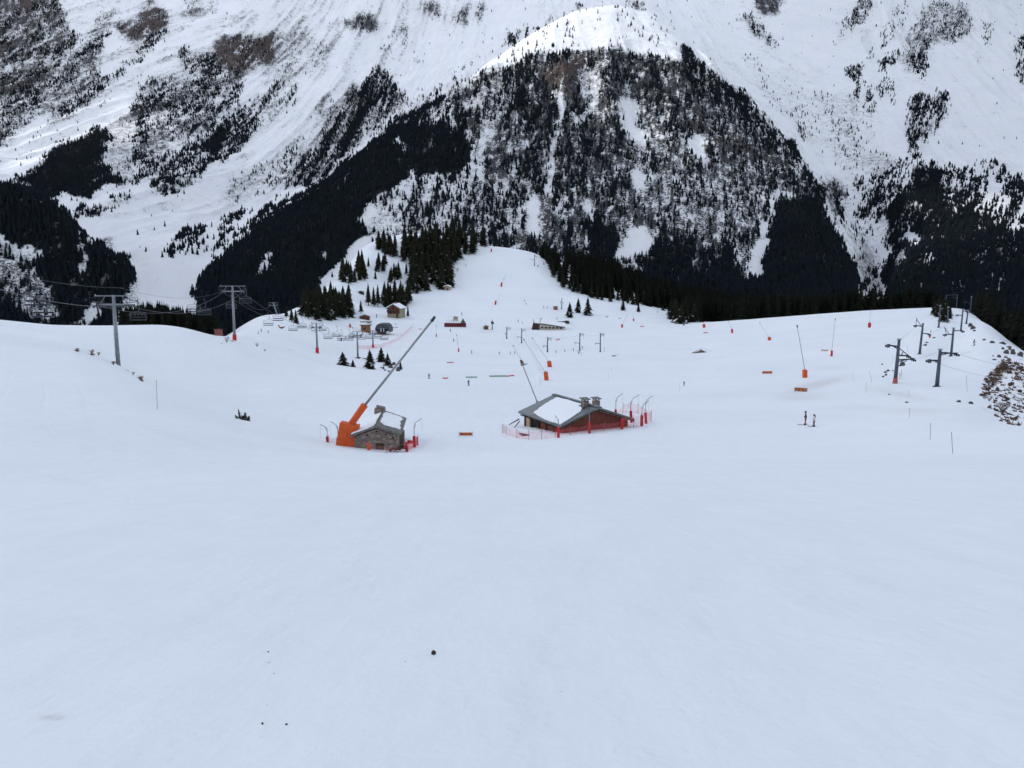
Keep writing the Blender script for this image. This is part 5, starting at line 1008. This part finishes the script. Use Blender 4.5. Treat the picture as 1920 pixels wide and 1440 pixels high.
p, W, s = hpx(1062, 607, 13); t, _ = house('annex_hut', 'dark annex hut with a snow slab on its roof behind the restaurant', 'hut', p, 0, W*.8, W*.7, 4*s, 1.6*s, wood_dark, slate, over=.5, snow=.5, below=.4); MB().box((-W*.85, 2, 3.0*s), (W*.95, 1.0, 1.6*s)).build('lean_to', wood_dark, t)
# wind carved orange thing, buried bench, lance nozzle cart
p = at(527, 616); s = p.y/F; t = thing('carved_log', 'orange brown carved log shaped like a bird lying among the chairs', 'carving', p); m_ = M_('orange_brown_wood', (.28, .10, .055), .8, noise=.4, nscale=1.5)
MB().prism([(-5*s, 0, 5*s), (-2*s, 0, 2.6*s), (3*s, 0, 3.3*s), (8.5*s, 0, 4.6*s), (5*s, 0, 1.6*s), (1.5*s, 0, -.4*s), (-2.5*s, 0, .2*s), (-4*s, 0, 2.8*s)], (0, .8, 0)).build('body', m_, t, bevel=.12); MB().blob((-4.6*s, .4, 5.6*s), (2.8*s, .9, 2.4*s), 4).build('head', m_, t)
p = at(1151, 668); s = p.y/F; t = thing('half_buried_rail', 'dark metal rail half buried in a hollow below the last tow pylon', 'rail', p); MB().blob((0, 0, .1), (7*s, 1, 2.4*s), 8).build('frame', steel_dark, t); MB().tube((3*s, 0, .3), (9.5*s, .3, 3.6*s), .07, n=5).tube((-3*s, 0, .1), (-6*s, 0, 1.6*s), .04, n=4).build('rail', galv, t)
t = thing('lance_head', 'grey green spray head with side wing hanging high on the chalet lance', 'spray head', P3(980, 683, at(1008, 765).y-.4)); s = at(1008, 765).y/F; MB().prism([(-3.5*s, 0, -3.2*s), (0, 0, -3*s), (6.5*s, 0, -.4*s), (10*s, 0, 1.4*s), (3*s, 0, .8*s), (-3*s, 0, .8*s)], (0, .25, 0)).build('wing', M_('grey_green_paint', (.16, .18, .16), .6), t, bevel=.03); MB().tube((-1.5*s, .1, -3*s), (-4.5*s, .1, 6*s), .1, .07, 8).build('nozzle', galv, t)
# ---------------------------------------------------------------- tow lift pylons
def tow_pylon(px, py, tx, ty, arms, Y, label, r=.14, base=None, netted=False, group='pylons of the tow lifts', braces=()):
    p = at(px, py) if Y is None else on(px, Y); Yp = p.y; pz = P3(px, py, Yp); off = pz-p
    if abs(off.z) > 3: off = Vector((0, 0, 0))
    t = thing('tow_pylon', label, 'tow pylon', p, 0, group); top = P3(tx, ty, Yp)-p; s = Yp/F
    MB().tube(Vector((0, 0, -.5)), top, r*1.35, r*.9, 10).build('mast', steel_blue, t, smooth=True)
    MB().tube(top, top+Vector((0, 0, 2*s)), r*1.5, r*1.5, 10).build('mast_cap', galv, t)
    ends = []
    for my, ex, ey, kind in arms:
        f = (py-my)/(py-ty); a = top*f; b = P3(ex, ey, Yp)-p; sx = 1 if b.x > a.x else -1
        MB().tube(a, b, r*.6, r*.5, 6).build('arm', steel_dark, t)
        if kind in 'bs': MB().tube(a-Vector((0, 0, 5*s)), a.lerp(b, .55), r*.35, n=5).build('arm_brace', steel_dark, t)
        g = MB().box(b+Vector((0, 0, -.1)), (.12, 1.6, .14))
        for u_ in (-.65, 0, .65): g.tube(b+Vector((-.08, u_, -.25)), b+Vector((.08, u_, -.25)), .18, n=9)
        if kind == 's': g.box(b+Vector((-sx*1.2*s, 0, 1.5*s)), (7*s, .1, .1)); g.box(b+Vector((0, 0, -3*s)), (.1, .1, 5*s))
        if kind == 'h': g.box(b+Vector((0, 0, -2.2*s)), (.12, .14, 4.4*s))
        g.build('sheave_set', steel_dark, t); ends.append(p+b)
    if netted:
        MB().tube((0, 0, -.1), top*.13, r*1.75, r*1.4, 9).build('red_netting', M_('pale_red_netting', (.42, .12, .12), .8, noise=.3), t)
    else: MB().tube((0, 0, -.2), (0, 0, .12), r*2.6, r*2.4, 10).build('footing', steel_dark, t)
    for a_, b_ in braces: MB().tube(P3(*a_, Yp)-p, P3(*b_, Yp)-p, r*.3, n=5).build('strut', steel_dark, t)
    return t, ends
N = [(950,635,615,947,625,'first tow pylon on the left of the nursery row'),(978,643,617.5,970,632,'second tow pylon in the nursery row, right of the kiosk'),(1026.5,660,634,1019,649,'third tow pylon in the nursery row, standing lowest of all'),(1087,657,626,1078,643,'fourth tow pylon in the nursery row, with the bare shrub'),(1125.5,660,626,1117,644,'fifth tow pylon in the nursery row, beside the half buried rail')]
nend = []
for px, py, ty, lx, ly, lab in N:
    _, e_ = tow_pylon(px, py, px+.2, ty, [(ty+2, px+6.5, ty+1.0, 's'), (ly+1, lx, ly-1, 'h')], None, lab, r=.19); nend.append(e_)
tow_pylon(1002, 498, 1002.5, 479, [(482, 1006, 481, 'h'), (487, 998, 486, 'h')], None, 'tow pylon with a red foot near the top of the upper piste', r=.22)
tow_pylon(1053, 579, 1053.5, 561, [(565, 1051, 566, 'h'), (567, 1056, 568, 'h')], None, 'double masted tow pylon right of the kiosk with the red base', r=.2)
for k in range(4): cable(nend[k][0], nend[k+1][0], .4, ['thin tow cable spanning the first two nursery pylons', 'thin tow cable spanning the second and third nursery pylons', 'thin tow cable spanning the third and fourth nursery pylons', 'thin tow cable spanning the last two nursery pylons'][k], .02, 'tow cables')
MA, ea = tow_pylon(1678, 719, 1686, 637, [(650, 1664, 647, 's'), (666, 1704, 667, ' '), (675, 1713, 673, 's')], None, 'largest drag lift pylon with red netting round its foot', r=.27, netted=True, braces=[((1685, 652), (1704, 667)), ((1684, 687), (1700, 676)), ((1690, 665), (1694, 659))])
MBp, eb = tow_pylon(1756.5, 725, 1763, 656, [(676, 1741, 675.5, 's'), (661, 1794, 663, 's')], None, 'drag lift pylon with a square cap, right of the red netted one', r=.26, braces=[((1763, 664), (1774, 660))])
tow_pylon(1724, 664, 1730.5, 608, [(612, 1716, 610, 'h'), (625, 1742.5, 626, 'h')], None, 'second drag lift pylon on the left line, above the big one', r=.24, braces=[((1717, 610), (1719, 596)), ((1718, 597), (1727, 611))])
tow_pylon(1783, 668, 1788, 616, [(627, 1771.5, 627, 'h'), (620, 1805, 620, 'h')], None, 'second drag lift pylon on the right line, behind the capped one', r=.24, braces=[((1774, 626), (1771, 613)), ((1771, 613), (1780, 627))])
tow_pylon(1760, 614, 1763, 574, [], None, 'plain dark post standing left in front of the spruce clump on the crest', r=.22); tow_pylon(1777, 605, 1778, 577, [], None, 'short post standing right in front of the spruce clump on the crest', r=.22)
tow_pylon(1801.5, 620, 1805.5, 581, [(592, 1794.5, 590, 'h'), (583, 1813, 583, 'h')], None, 'third drag lift pylon on the right line, near the crest', r=.22); tow_pylon(1811.5, 607, 1815, 583, [(586, 1823, 586, 'h')], None, 'small drag lift pylon just right of the third, by the brown rocks', r=.22)
tow_pylon(1820, 580, 1821.5, 558, [(566, 1809, 566, 's')], None, 'faint pylon on the skyline of the snow crest', r=.2)
p = at(1793, 577); Yp = p.y; t = thing('cable_gantry', 'faint rectangular cable gantry on the skyline above the spruce clump', 'gantry', p); q = lambda x, y: P3(x, y, Yp)-p
MB().tube(q(1793.5, 577), q(1795, 552), .18, n=6).tube(q(1773, 577), q(1774.5, 553), .15, n=6).build('post', steel_blue, t); MB().tube(q(1774, 553.5), q(1796, 552.5), .13, n=5).tube(q(1786, 557), q(1796, 560), .1, n=5).build('crossbar', steel_blue, t)
cable(ea[2], P3(1757, 660, 165), .3, 'cable from the red netted pylon towards the capped pylon', .02, 'tow cables'); cable(eb[1], P3(1990, 692, 175), 1.0, 'thin cable leaving the capped pylon for the right edge of the picture', .02, 'tow cables'); cable(eb[0], P3(1985, 718, 160), 1.2, 'lower thin cable running over the snow to the dry bank', .02, 'tow cables')
cable(ea[0], P3(1716, 612, 206), .6, 'left drag cable rising from the big pylon to the next one up', .02, 'tow cables'); cable(P3(1742.5, 627, 206), P3(1794.5, 592, 268), .6, 'drag cable climbing from the left line towards the crest', .02, 'tow cables')
# ---------------------------------------------------------------- banners, nets, padded posts, markers
def banner(px, py, wp, hp, label, m, marks=None, sag=0, posts=True, gap=.5, name='warning_banner', group='safety banners across the pistes', slope=0):
    p = at(px, py+hp/2+gap); Yp = p.y; s = Yp/F; t = thing(name, label, 'banner', p, 0, group); W = wp*s; H = max(hp*s, .14); z0 = gap*s+.05; n = 12
    V = []; 
    for k in range(n+1):
        x = -W/2+W*k/n; zz = z0+slope*s*(k/n-.5)-sag*s*math.sin(math.pi*k/n); V += [(x, 0, zz), (x, 0, zz+H)]
    V2 = [(x, .03, z) for x, y, z in V]; m_ = len(V)
    Fc = [(2*k, 2*k+2, 2*k+3, 2*k+1) for k in range(n)]+[(m_+2*k, m_+2*k+1, m_+2*k+3, m_+2*k+2) for k in range(n)]+[(2*k+1, 2*k+3, m_+2*k+3, m_+2*k+1) for k in range(n)]+[(2*k, m_+2*k, m_+2*k+2, 2*k+2) for k in range(n)]
    c = MB().add(V+V2, Fc).build('cloth', m, t)
    if marks:
        mk = MB()
        for sx in (-1, 1):
            for zz in (.34, .66): mk.box((sx*W*.33, -.012, z0+H*zz), (W*.24, .012, H*.16))
        mk.prism([(-H*.32, -.02, z0+H*.2), (H*.32, -.02, z0+H*.2), (0, -.02, z0+H*.82)], (0, .014, 0)); mk.build('printed_marks', marks, c)
    if posts:
        for sx in (-1, 1): MB().tube((sx*(W/2+.05), 0, -.2), (sx*(W/2+.05), 0, z0+H+.12), .022, n=5).build('pole', steel_dark, t)
    return t
b_or = M_('orange_banner_cloth', (.62, .17, .045), .7, noise=.25, nscale=1.5); b_red = M_('red_banner_cloth', (.6, .05, .04), .7, noise=.2); b_dk = M_('brick_red_banner_cloth', (.42, .10, .055), .7, noise=.45, nscale=1.6); b_gr = M_('green_banner_cloth', (.16, .36, .22), .7, noise=.2); mkd = M_('dark_red_print', (.25, .04, .03), .7); b_yo = M_('ochre_print', (.55, .30, .12), .7)
banner(873.5, 814.5, 24, 6, 'dark framed orange banner on the snow between the stone hut and the chalet', b_or, mkd); banner(1438.5, 698.5, 18, 4.6, 'orange banner with a small triangle left of the padded lance', b_or, mkd)
banner(1501.5, 731, 23, 7, 'dull brick red banner on stained snow below the right hand lance', b_dk, b_yo, sag=0, slope=-1.5); banner(1546, 657, 12, 3, 'faint pale banner with a triangle left of the slim red lance', M_('pale_orange_cloth', (.66, .5, .4), .7), mkd)
banner(844, 680, 12, 1.6, 'thin red banner below the slim red lance on the left', b_red); banner(835, 709, 9, 2.4, 'small red banner left of the green one', b_red, sag=.6); banner(884, 707.5, 20, 2.4, 'short green banner above the downhill skier', b_gr); banner(933.5, 705.5, 31, 2.8, 'long green banner joined to a red one', b_gr, slope=.5); banner(957, 705, 14, 2.2, 'red banner continuing the long green one', b_red, slope=1.6)
banner(1046, 637, 8, 1.5, 'small red banner right of the third nursery pylon', b_red, slope=1.6); banner(1138, 594, 5, 1.2, 'tiny red banner below the fringe of the wood', b_red); banner(1162, 597, 5, 1, 'tiny orange banner right of the tiny red one', b_or); banner(1204, 612, 7, 1.4, 'small red banner at the foot of the faint lance', b_red); banner(1323, 624, 8, 1.5, 'small red banner below the short lance by the clump', b_red); banner(788, 617, 6, 1.3, 'tiny red banner behind the tip of the big lance', b_red)
def net(pts, h, label, posts=None, m=None, postm=None, group='red safety nets', sagz=.1):
    """pts: pixel feet along the run"""
    P = [at(x, y) for x, y in pts]; o0 = P[0]; t = thing('safety_net', label, 'net', o0, 0, group); V = []; Fc = []; n = 0
    for k in range(len(P)-1):
        for j in range(5):
            a = P[k].lerp(P[k+1], j/4)-o0; a.z = ground_z(*(a+o0).xy)-o0.z; s_ = math.sin(math.pi*j/4)*sagz; V += [a+Vector((0, 0, .03)), a+Vector((0, 0, h-s_))]
    for k in range(len(V)//2-1): Fc.append((2*k, 2*k+2, 2*k+3, 2*k+1))
    MB().add(V, Fc).build('netting', m or net_pink, t)
    for a in P: MB().tube(a-o0-Vector((0, 0, .2)), a-o0+Vector((0, 0, h+.15)), .025, n=5).build('post', postm or M_('net_post', (.18, .10, .09), .7), t)
    return t
net([(942,812),(945,812.5),(949,815),(969,822),(991.5,825),(1015.5,824),(1041,820),(1070,817),(1105,813),(1132,808.5),(1166,804.5)], .95, 'faint pink net curving round the front and left of the big chalet')
net([(1166,804.5),(1188,802.5),(1202,800),(1212,795),(1221,792)], 1.4, 'pink net between the red padded posts right of the chalet'); net([(1156,792),(1168,775),(1182,772),(1196,776),(1221,791)], 1.3, 'pink net behind the right corner of the chalet')
net([(616,829),(631,832)], .6, 'short scrap of pale net left of the big orange pad'); net([(672,838),(691,844),(725,849.5),(745,849)], .7, 'pale pink net along the snow in front of the stone hut', m=net_mat('pale_netting', (.75, .3, .3), .12)); net([(764,847),(778,838),(784,833)], .9, 'bright pink net behind the red posts right of the stone hut', m=net_mat('bright_red_netting', (.8, .06, .08), .45))
net([(672,655),(690,655),(705,653),(720,650),(735,644),(748,637),(760,627),(770,618),(774,614)], 1.5, 'long pink net climbing from under the station up the piste'); net([(403,631),(411,630),(418,628)], 1.8, 'small red fence in the notch left of the crest pylon', m=net_mat('red_fence', (.45, .12, .10), .45))
net([(1686,712),(1690,706)], 1.3, 'small scrap of pink net beside the red netted pylon')
def padded_post(px, py, ph, pw, label, arm=None, tilt=0, m=None, group='red padded posts round the two buildings'):
    p = at(px, py); s = p.y/F; t = thing('padded_post', label, 'padded post', p, 0, group); H = ph*s; W = pw*s; Mx = Matrix.Rotation(tilt, 3, 'Y')
    MB().box(Mx @ Vector((0, 0, H/2-.05)), (W, W*.9, H+.1), Mx).build('padding', m or red, t, bevel=W*.18)
    if arm:
        dx, hh = arm; base = Mx @ Vector((0, 0, H)); up = Vector((base.x, 0, hh*s*.8)); MB().path([base, up, up+Vector((dx*s*.2, 0, hh*s*.12)), up+Vector((dx*s, 0, hh*s*.28))], .035, 7).build('crook_pole', galv, t)
        mb = MB().tube(up+Vector((0, 0, -.3)), up+Vector((dx*s*.25, 0, .15)), .022, n=5); mb.build('crook_brace', galv, t)
        MB().tube(up+Vector((dx*s, 0, hh*s*.28)), up+Vector((dx*s, 0, hh*s*.28-1.4)), .008, n=4).build('hanging_cord', steel_dark, t)
    return t
padded_post(1047, 820.5, 21, 5.2, 'red padded post in front of the left corner of the chalet gable', (-7, 40)); padded_post(1105, 812.5, 21, 5.2, 'red padded post before the middle of the chalet gable, with crook', (-5, 42)); padded_post(1166, 805, 20, 5.2, 'red padded post at the right end of the chalet gable')
padded_post(1184, 792.5, 23, 4.8, 'tall leaning red padded post with crook, first beyond the chalet', (15, 50), tilt=-.08); padded_post(1203, 799, 21, 5.4, 'red padded post with crook, lowest of the right hand pair', (13, 46)); padded_post(1211.5, 794, 21, 4.8, 'red padded post leaning behind the lowest one, farthest right', (14, 50), tilt=-.1)
padded_post(1154, 790, 23, 4, 'red padded post hidden behind the right slope of the chalet roof', (13, 50)); padded_post(614, 829, 11, 5, 'short red padded post with crook at the far left of the hut', (-13, 32)); padded_post(634, 832, 8, 3, 'post with crook rising just behind the big orange pad', (-13, 40))
padded_post(691.5, 844, 15, 5.6, 'bright red padded post in front of the stone hut wall', m=orange); padded_post(763, 847, 19, 5.2, 'red padded post lower right of the stone hut', tilt=-.05); padded_post(777, 838.5, 22, 5.4, 'tall red padded post with crook right of the stone hut', (15, 52)); padded_post(782.5, 835, 17, 3.5, 'pinkish padded post close behind the tall one right of the hut', m=M_('faded_red_padding', (.6, .14, .14), .7))
a, b = at(764, 840), at(776, 838); t = thing('red_tarpaulin', 'red tarpaulin strip slung between the posts right of the hut', 'tarpaulin', a+Vector((0, 0, .45))); d = b-a; MB().prism([(0, .1, .35), (d.x, .1, .28), (d.x, .1, 0), (d.x*.5, .1, -.02), (0, .1, -.1)], (0, .05, 0)).build('cloth', red, t)
mark_m = M_('blue_grey_marker', (.16, .19, .26), .6); mark_r = M_('red_marker', (.4, .12, .12), .6)
def marker(px, py, tx, ty, label, r=.018, m=None, group='thin piste marker poles'):
    p = at(px, py); top = P3(tx, ty, p.y)-p; mb = MB().tube((0, 0, -.2), top, r, r, 6); o = mb.build('marker_pole', m or mark_m); o.location = p; return tag(o, label, 'marker pole', group)
marker(295, 768, 293, 712, 'tall thin marker pole alone on the snow at the left', .022); marker(1624, 737, 1624.5, 716, 'blue grey marker pole left of the red netted pylon'); marker(1635.5, 718, 1630, 696, 'tilted marker pole up the slope from the blue grey one'); marker(1600, 718, 1599, 700, 'very faint marker pole right of the orange padded lance', .012)
marker(1704.5, 744, 1704, 731, 'short reddish marker pole below the big drag lift pylon', .018, mark_r); marker(1705.5, 783, 1706, 765, 'pale marker pole straight below the reddish one'); marker(1744, 825, 1745, 793, 'long marker pole nearest the middle of the right foreground', .02); marker(1787, 850, 1784, 810, 'lowest and longest marker pole at the right', .02); marker(1814, 735, 1812, 703, 'marker pole between the capped pylon and the dry bank', .022); marker(1701, 660, 1701, 648, 'thin grey marker pole right behind the big drag lift pylon')
marker(1013, 722, 1012.5, 706, 'two toned marker pole left of the largest orange lance pad', .03); marker(1011, 695, 1011, 687, 'short bluish marker pole above the two toned one', .03); marker(1141.5, 715, 1141, 700, 'faint marker pole on the open snow behind the chalet ridge', .014); marker(1146.5, 698, 1146, 688, 'fainter marker pole just above the other open snow one', .014); marker(1674, 668+12, 1674, 664, 'thin pole left of the upper part of the big drag lift pylon', .012); marker(1133, 660, 1133, 650, 'thin post beside the fifth nursery tow pylon', .05, steel_dark); marker(1091, 667, 1090.5, 660, 'thin post beside the bare shrub in the nursery', .04, steel_dark)
marker(1018.5, 704, 997, 664, 'slanting thin pole parallel to the largest orange lance', .025, galv); marker(1274, 736, 1274, 718, 'faint marker left of the small blue skier', .012); marker(1350, 697, 1350, 688, 'faint marker on the empty slope left of the orange banner', .012)
# ---------------------------------------------------------------- people
def skin_body(name, joints, edges, radii, parent=None):
    me = bpy.data.meshes.new(name); me.from_pydata([Vector(j) for j in joints], edges, []); o = bpy.data.objects.new(name, me); C.objects.link(o)
    sk = o.modifiers.new('skin', 'SKIN'); sk.use_smooth_shade = True
    for v_, r_ in zip(me.skin_vertices[0].data, radii): v_.radius = (r_, r_)
    me.skin_vertices[0].data[0].use_root = True
    sb = o.modifiers.new('sub', 'SUBSURF'); sb.levels = 1; sb.render_levels = 1
    bpy.context.view_layer.update(); dg = bpy.context.evaluated_depsgraph_get(); m2 = bpy.data.meshes.new_from_object(o.evaluated_get(dg)); m2.name = name; bpy.data.objects.remove(o); return m2
def person_mesh(lean=.12, crouch=.12, arm=.35, stride=.0):
    kz = .5-crouch*.1; kf = -crouch*.9; hz = .93-crouch*.35; hy = crouch*.35; sy = hy-lean*.5; sz = hz+.5
    J = [(0, hy, hz), (0, hy-lean*.15, hz+.18), (0, sy, sz-.04), (0, sy-.02, sz+.1), (0, sy-.06, sz+.22), (0, sy-.07, sz+.30)]; R = [.15, .14, .17, .065, .105, .09]; E = [(0, 1), (1, 2), (2, 3), (3, 4), (4, 5)]
    for sx in (-1, 1):
        b = len(J); st = stride*sx
        J += [(sx*.11, hy, hz-.06), (sx*.12, kf*.5+st*.4, kz), (sx*.12, .02+st, .12), (sx*.12, -.14+st, .05)]; R += [.105, .075, .06, .05]; E += [(0, b), (b, b+1), (b+1, b+2), (b+2, b+3)]
        b = len(J); J += [(sx*.2, sy, sz), (sx*.27, sy-arm*.15, sz-.28), (sx*.24, sy-arm*.75, sz-.42+arm*.2), (sx*.235, sy-arm*.95, sz-.42+arm*.22)]; R += [.07, .055, .042, .045]; E += [(2, b), (b, b+1), (b+1, b+2), (b+2, b+3)]
    return skin_body('body', J, E, R), J
pal = {}
def cmat(name, c): 
    if name not in pal: pal[name] = mat(name, c, .7, noise=.2, nscale=6)
    return pal[name]
cols = {'dark': (.02, .022, .03), 'black': (.012, .012, .014), 'white': (.6, .6, .58), 'red': (.42, .02, .05), 'maroon': (.16, .02, .035), 'blue': (.05, .09, .2), 'navy': (.02, .03, .07), 'orange': (.55, .13, .03), 'grey': (.12, .13, .15), 'brown': (.09, .055, .045), 'skin': (.5, .3, .22), 'pink': (.5, .12, .2)}
bodies = {'stand': person_mesh(.05, .05, .2), 'ski': person_mesh(.28, .4, .45), 'walk': person_mesh(.1, .1, .3, .16)}
def person(px, py, hp, jacket, trousers, label, pose='stand', rz=0, hat='black', poles=True, skis=True, hood=False, p=None, group=None, height=None):
    p = at(px, py) if p is None else p; s = p.y/F; h = height or min(max(hp*s, 1.1), 1.95); k = h/1.78; me0, J = bodies[pose]; me = me0.copy(); t = thing('person', label, 'person', p, rz, group); t.scale = (k, k, k)
    me.materials.clear()
    for c in (jacket, trousers, 'skin', 'black'): me.materials.append(cmat('cloth_'+c, cols[c]))
    hz = J[0][2]; shz = J[3][2]
    for f in me.polygons:
        c = f.center; hand = abs(c.x) > .17 and c.z < J[13][2]+.0 and c.y < J[13][1]+.03 if False else False
        f.material_index = 3 if c.z < .2 else 1 if c.z < hz-.02 and abs(c.x) < .2 else 2 if c.z > shz+.01 else 0
    o = bpy.data.objects.new('body', me); C.objects.link(o); o.parent = t
    hd = Vector(J[4]); MB().blob(hd+Vector((0, .025, .05)), (.25, .28, .24), 2, 12, 8, .02).build('helmet', cmat('cloth_'+hat, cols[hat]), t, smooth=True)
    MB().box(hd+Vector((0, -.115, .01)), (.16, .03, .06)).build('goggles', glass_dark, t)
    if hood: MB().blob(Vector(J[2])+Vector((0, .1, .1)), (.3, .2, .34), 5, 10, 7, .05).build('hood', cmat('cloth_black', cols['black']), t, smooth=True)
    if skis:
        for sx in (-1, 1):
            st = (.16*sx if pose == 'walk' else 0); b = MB().box((sx*.12, -.05+st, .015), (.08, 1.55, .02)); b.box((sx*.12, -.9+st, .05), (.075, .18, .015), Matrix.Rotation(-.45, 3, 'X')); b.build('ski', cmat('ski_grey', (.06, .06, .07)), t)
            MB().box((sx*.12, -.03+st, .11), (.11, .3, .17)).build('ski_boot', cmat('cloth_black', cols['black']), t, bevel=.03)
    if poles:
        for sx in (-1, 1):
            hnd = Vector((sx*.235, J[13][1], J[13][2])); hnd = Vector((sx*.235, J[-1][1], J[-1][2])); MB().tube(hnd+Vector((0, 0, .06)), Vector((sx*.38, hnd.y+.25, .02)), .009, n=5).tube(hnd+Vector((0, 0, -.05)), hnd+Vector((0, 0, .09)), .018, n=5).build('ski_pole', galv, t)
    return t
HP = math.pi/2
person(1510, 797, 27, 'brown', 'red', 'skier in dark jacket and bright red trousers, left of the pair on the right', rz=-HP-.25, hat='black', hood=False); person(1526, 800, 24, 'white', 'maroon', 'skier in white jacket and dark red trousers, right one of the pair', rz=-HP, hat='black', hood=True)
person(804.5, 710, 11, 'black', 'black', 'skier in black with poles out, above the small red banner', 'ski', rz=-.9); person(878.5, 723, 12, 'dark', 'black', 'skier in black just below the short green banner', 'ski', rz=.5)
DP = [(850.8,641,6,'black','black','lone dark skier left above the slim red lance'),(844.5,622,6,'navy','black','dark skier right below the playground enclosure'),(866,591,6,'grey','maroon','skier in grey on the piste above the playground'),(884.5,663,6.5,'pink','grey','pair like figure in pinkish clothes on the flat snow'),(936,664,5.5,'navy','navy','thin blue clad skier left of the pair in the nursery'),
      (956.5,664,6,'black','dark','dark skier in front of the second nursery pylon'),(965.3,664,4.5,'black','black','small crouched skier right behind the dark one'),(1042.5,662,6,'brown','orange','skier in orange trousers near the third nursery pylon'),(1059,660,4,'black','black','small black clad child between the third and fourth pylons'),(1075.5,658,5.5,'black','black','black clad skier left of the fourth nursery pylon'),
      (1091.7,655,7,'navy','grey','skier with legs apart right of the fourth nursery pylon'),(984,566,4.5,'grey','navy','upper skier of the far pair above the restaurant'),(986.5,572,4.5,'navy','black','lower skier of the far pair above the restaurant'),(1019.5,578,5,'black','dark','dark figure waiting left of the red based kiosk'),(1026,578,4.5,'maroon','brown','reddish figure waiting left of the red based kiosk'),
      (971.5,604,5,'dark','black','dark figure left of the restaurant terrace'),(1044.5,599,5,'black','maroon','figure standing on the snow above the restaurant roof'),(706,596,8,'black','black','two dark figures close together near the brown cabin'),(927,464,4,'black','black','dark skier at the top of the piste, left one'),(944,459.5,3.5,'red','black','tiny skier on the skyline at the top of the piste'),
      (873.5,499,4.5,'navy','black','tiny skier beside the dense wood on the steep piste'),(945,525,4,'black','black','tiny skier beside the upper mid piste lance'),(994.5,487,3.5,'black','black','tiny skier left of the tow pylon near the top'),(1233,587,4,'black','black','tiny dark skier on the snow left of the spruce clump'),(553-63,622.5,6,'black','grey','dark figure on the snow under the leftmost far chairs'),
      (503.0,625,5,'red','white','left figure in red by the snow edge under the chairs'),(484+0.5,625.5,5,'white','red','right figure in red and white by the snow edge'),(1282.5,724,7,'blue','blue','small blue clad skier alone on the middle slope'),(1826,648,13,'navy','brown','slim dark figure standing below the right hand crest'),(980,606.5,4,'grey','brown','seated looking figure on the restaurant terrace'),(1000,602,4,'brown','dark','small figure above the restaurant gable')]
for i, (px, py, hp, ja, tr, lab) in enumerate(DP): person(px, py, hp, ja, tr, lab, ['stand', 'ski', 'walk'][i % 3], rz=random.uniform(-1.6, 1.6), poles=hp >= 5.5, height=None)
p = at(1693, 686)
# riders on two chairs
for ch_, lab in (('lower middle', 'dark clad rider sitting on the lowest middle chair between the pylons'),):
    c = next(o for o in C.objects if o.get('label', '').startswith('lowest middle chair')); J = [(0, .15, .1), (0, .12, .3), (0, .1, .58), (0, .08, .7), (0, .05, .82), (0, .05, .9)]; R = [.15, .15, .17, .07, .11, .09]; E = [(0, 1), (1, 2), (2, 3), (3, 4), (4, 5)]
    for sx in (-1, 1):
        b = len(J); J += [(sx*.1, .05, .1), (sx*.12, -.3, .1), (sx*.12, -.36, -.3), (sx*.12, -.48, -.38)]; R += [.1, .08, .06, .05]; E += [(0, b), (b, b+1), (b+1, b+2), (b+2, b+3)]
        b = len(J); J += [(sx*.2, .1, .55), (sx*.26, 0, .3), (sx*.2, -.22, .25)]; R += [.07, .055, .045]; E += [(2, b), (b, b+1), (b+1, b+2)]
    me = skin_body('body', J, E, R); me.materials.append(cmat('cloth_black', cols['black'])); t = thing('person', lab, 'person', c.location+Vector((0, 0, .08)), 0); o = bpy.data.objects.new('body', me); C.objects.link(o); o.parent = t
    for sx in (-1, 1): MB().box((sx*.12, -.5, -.45), (.08, 1.5, .03)).build('ski', cmat('ski_grey', (.06, .06, .07)), t)
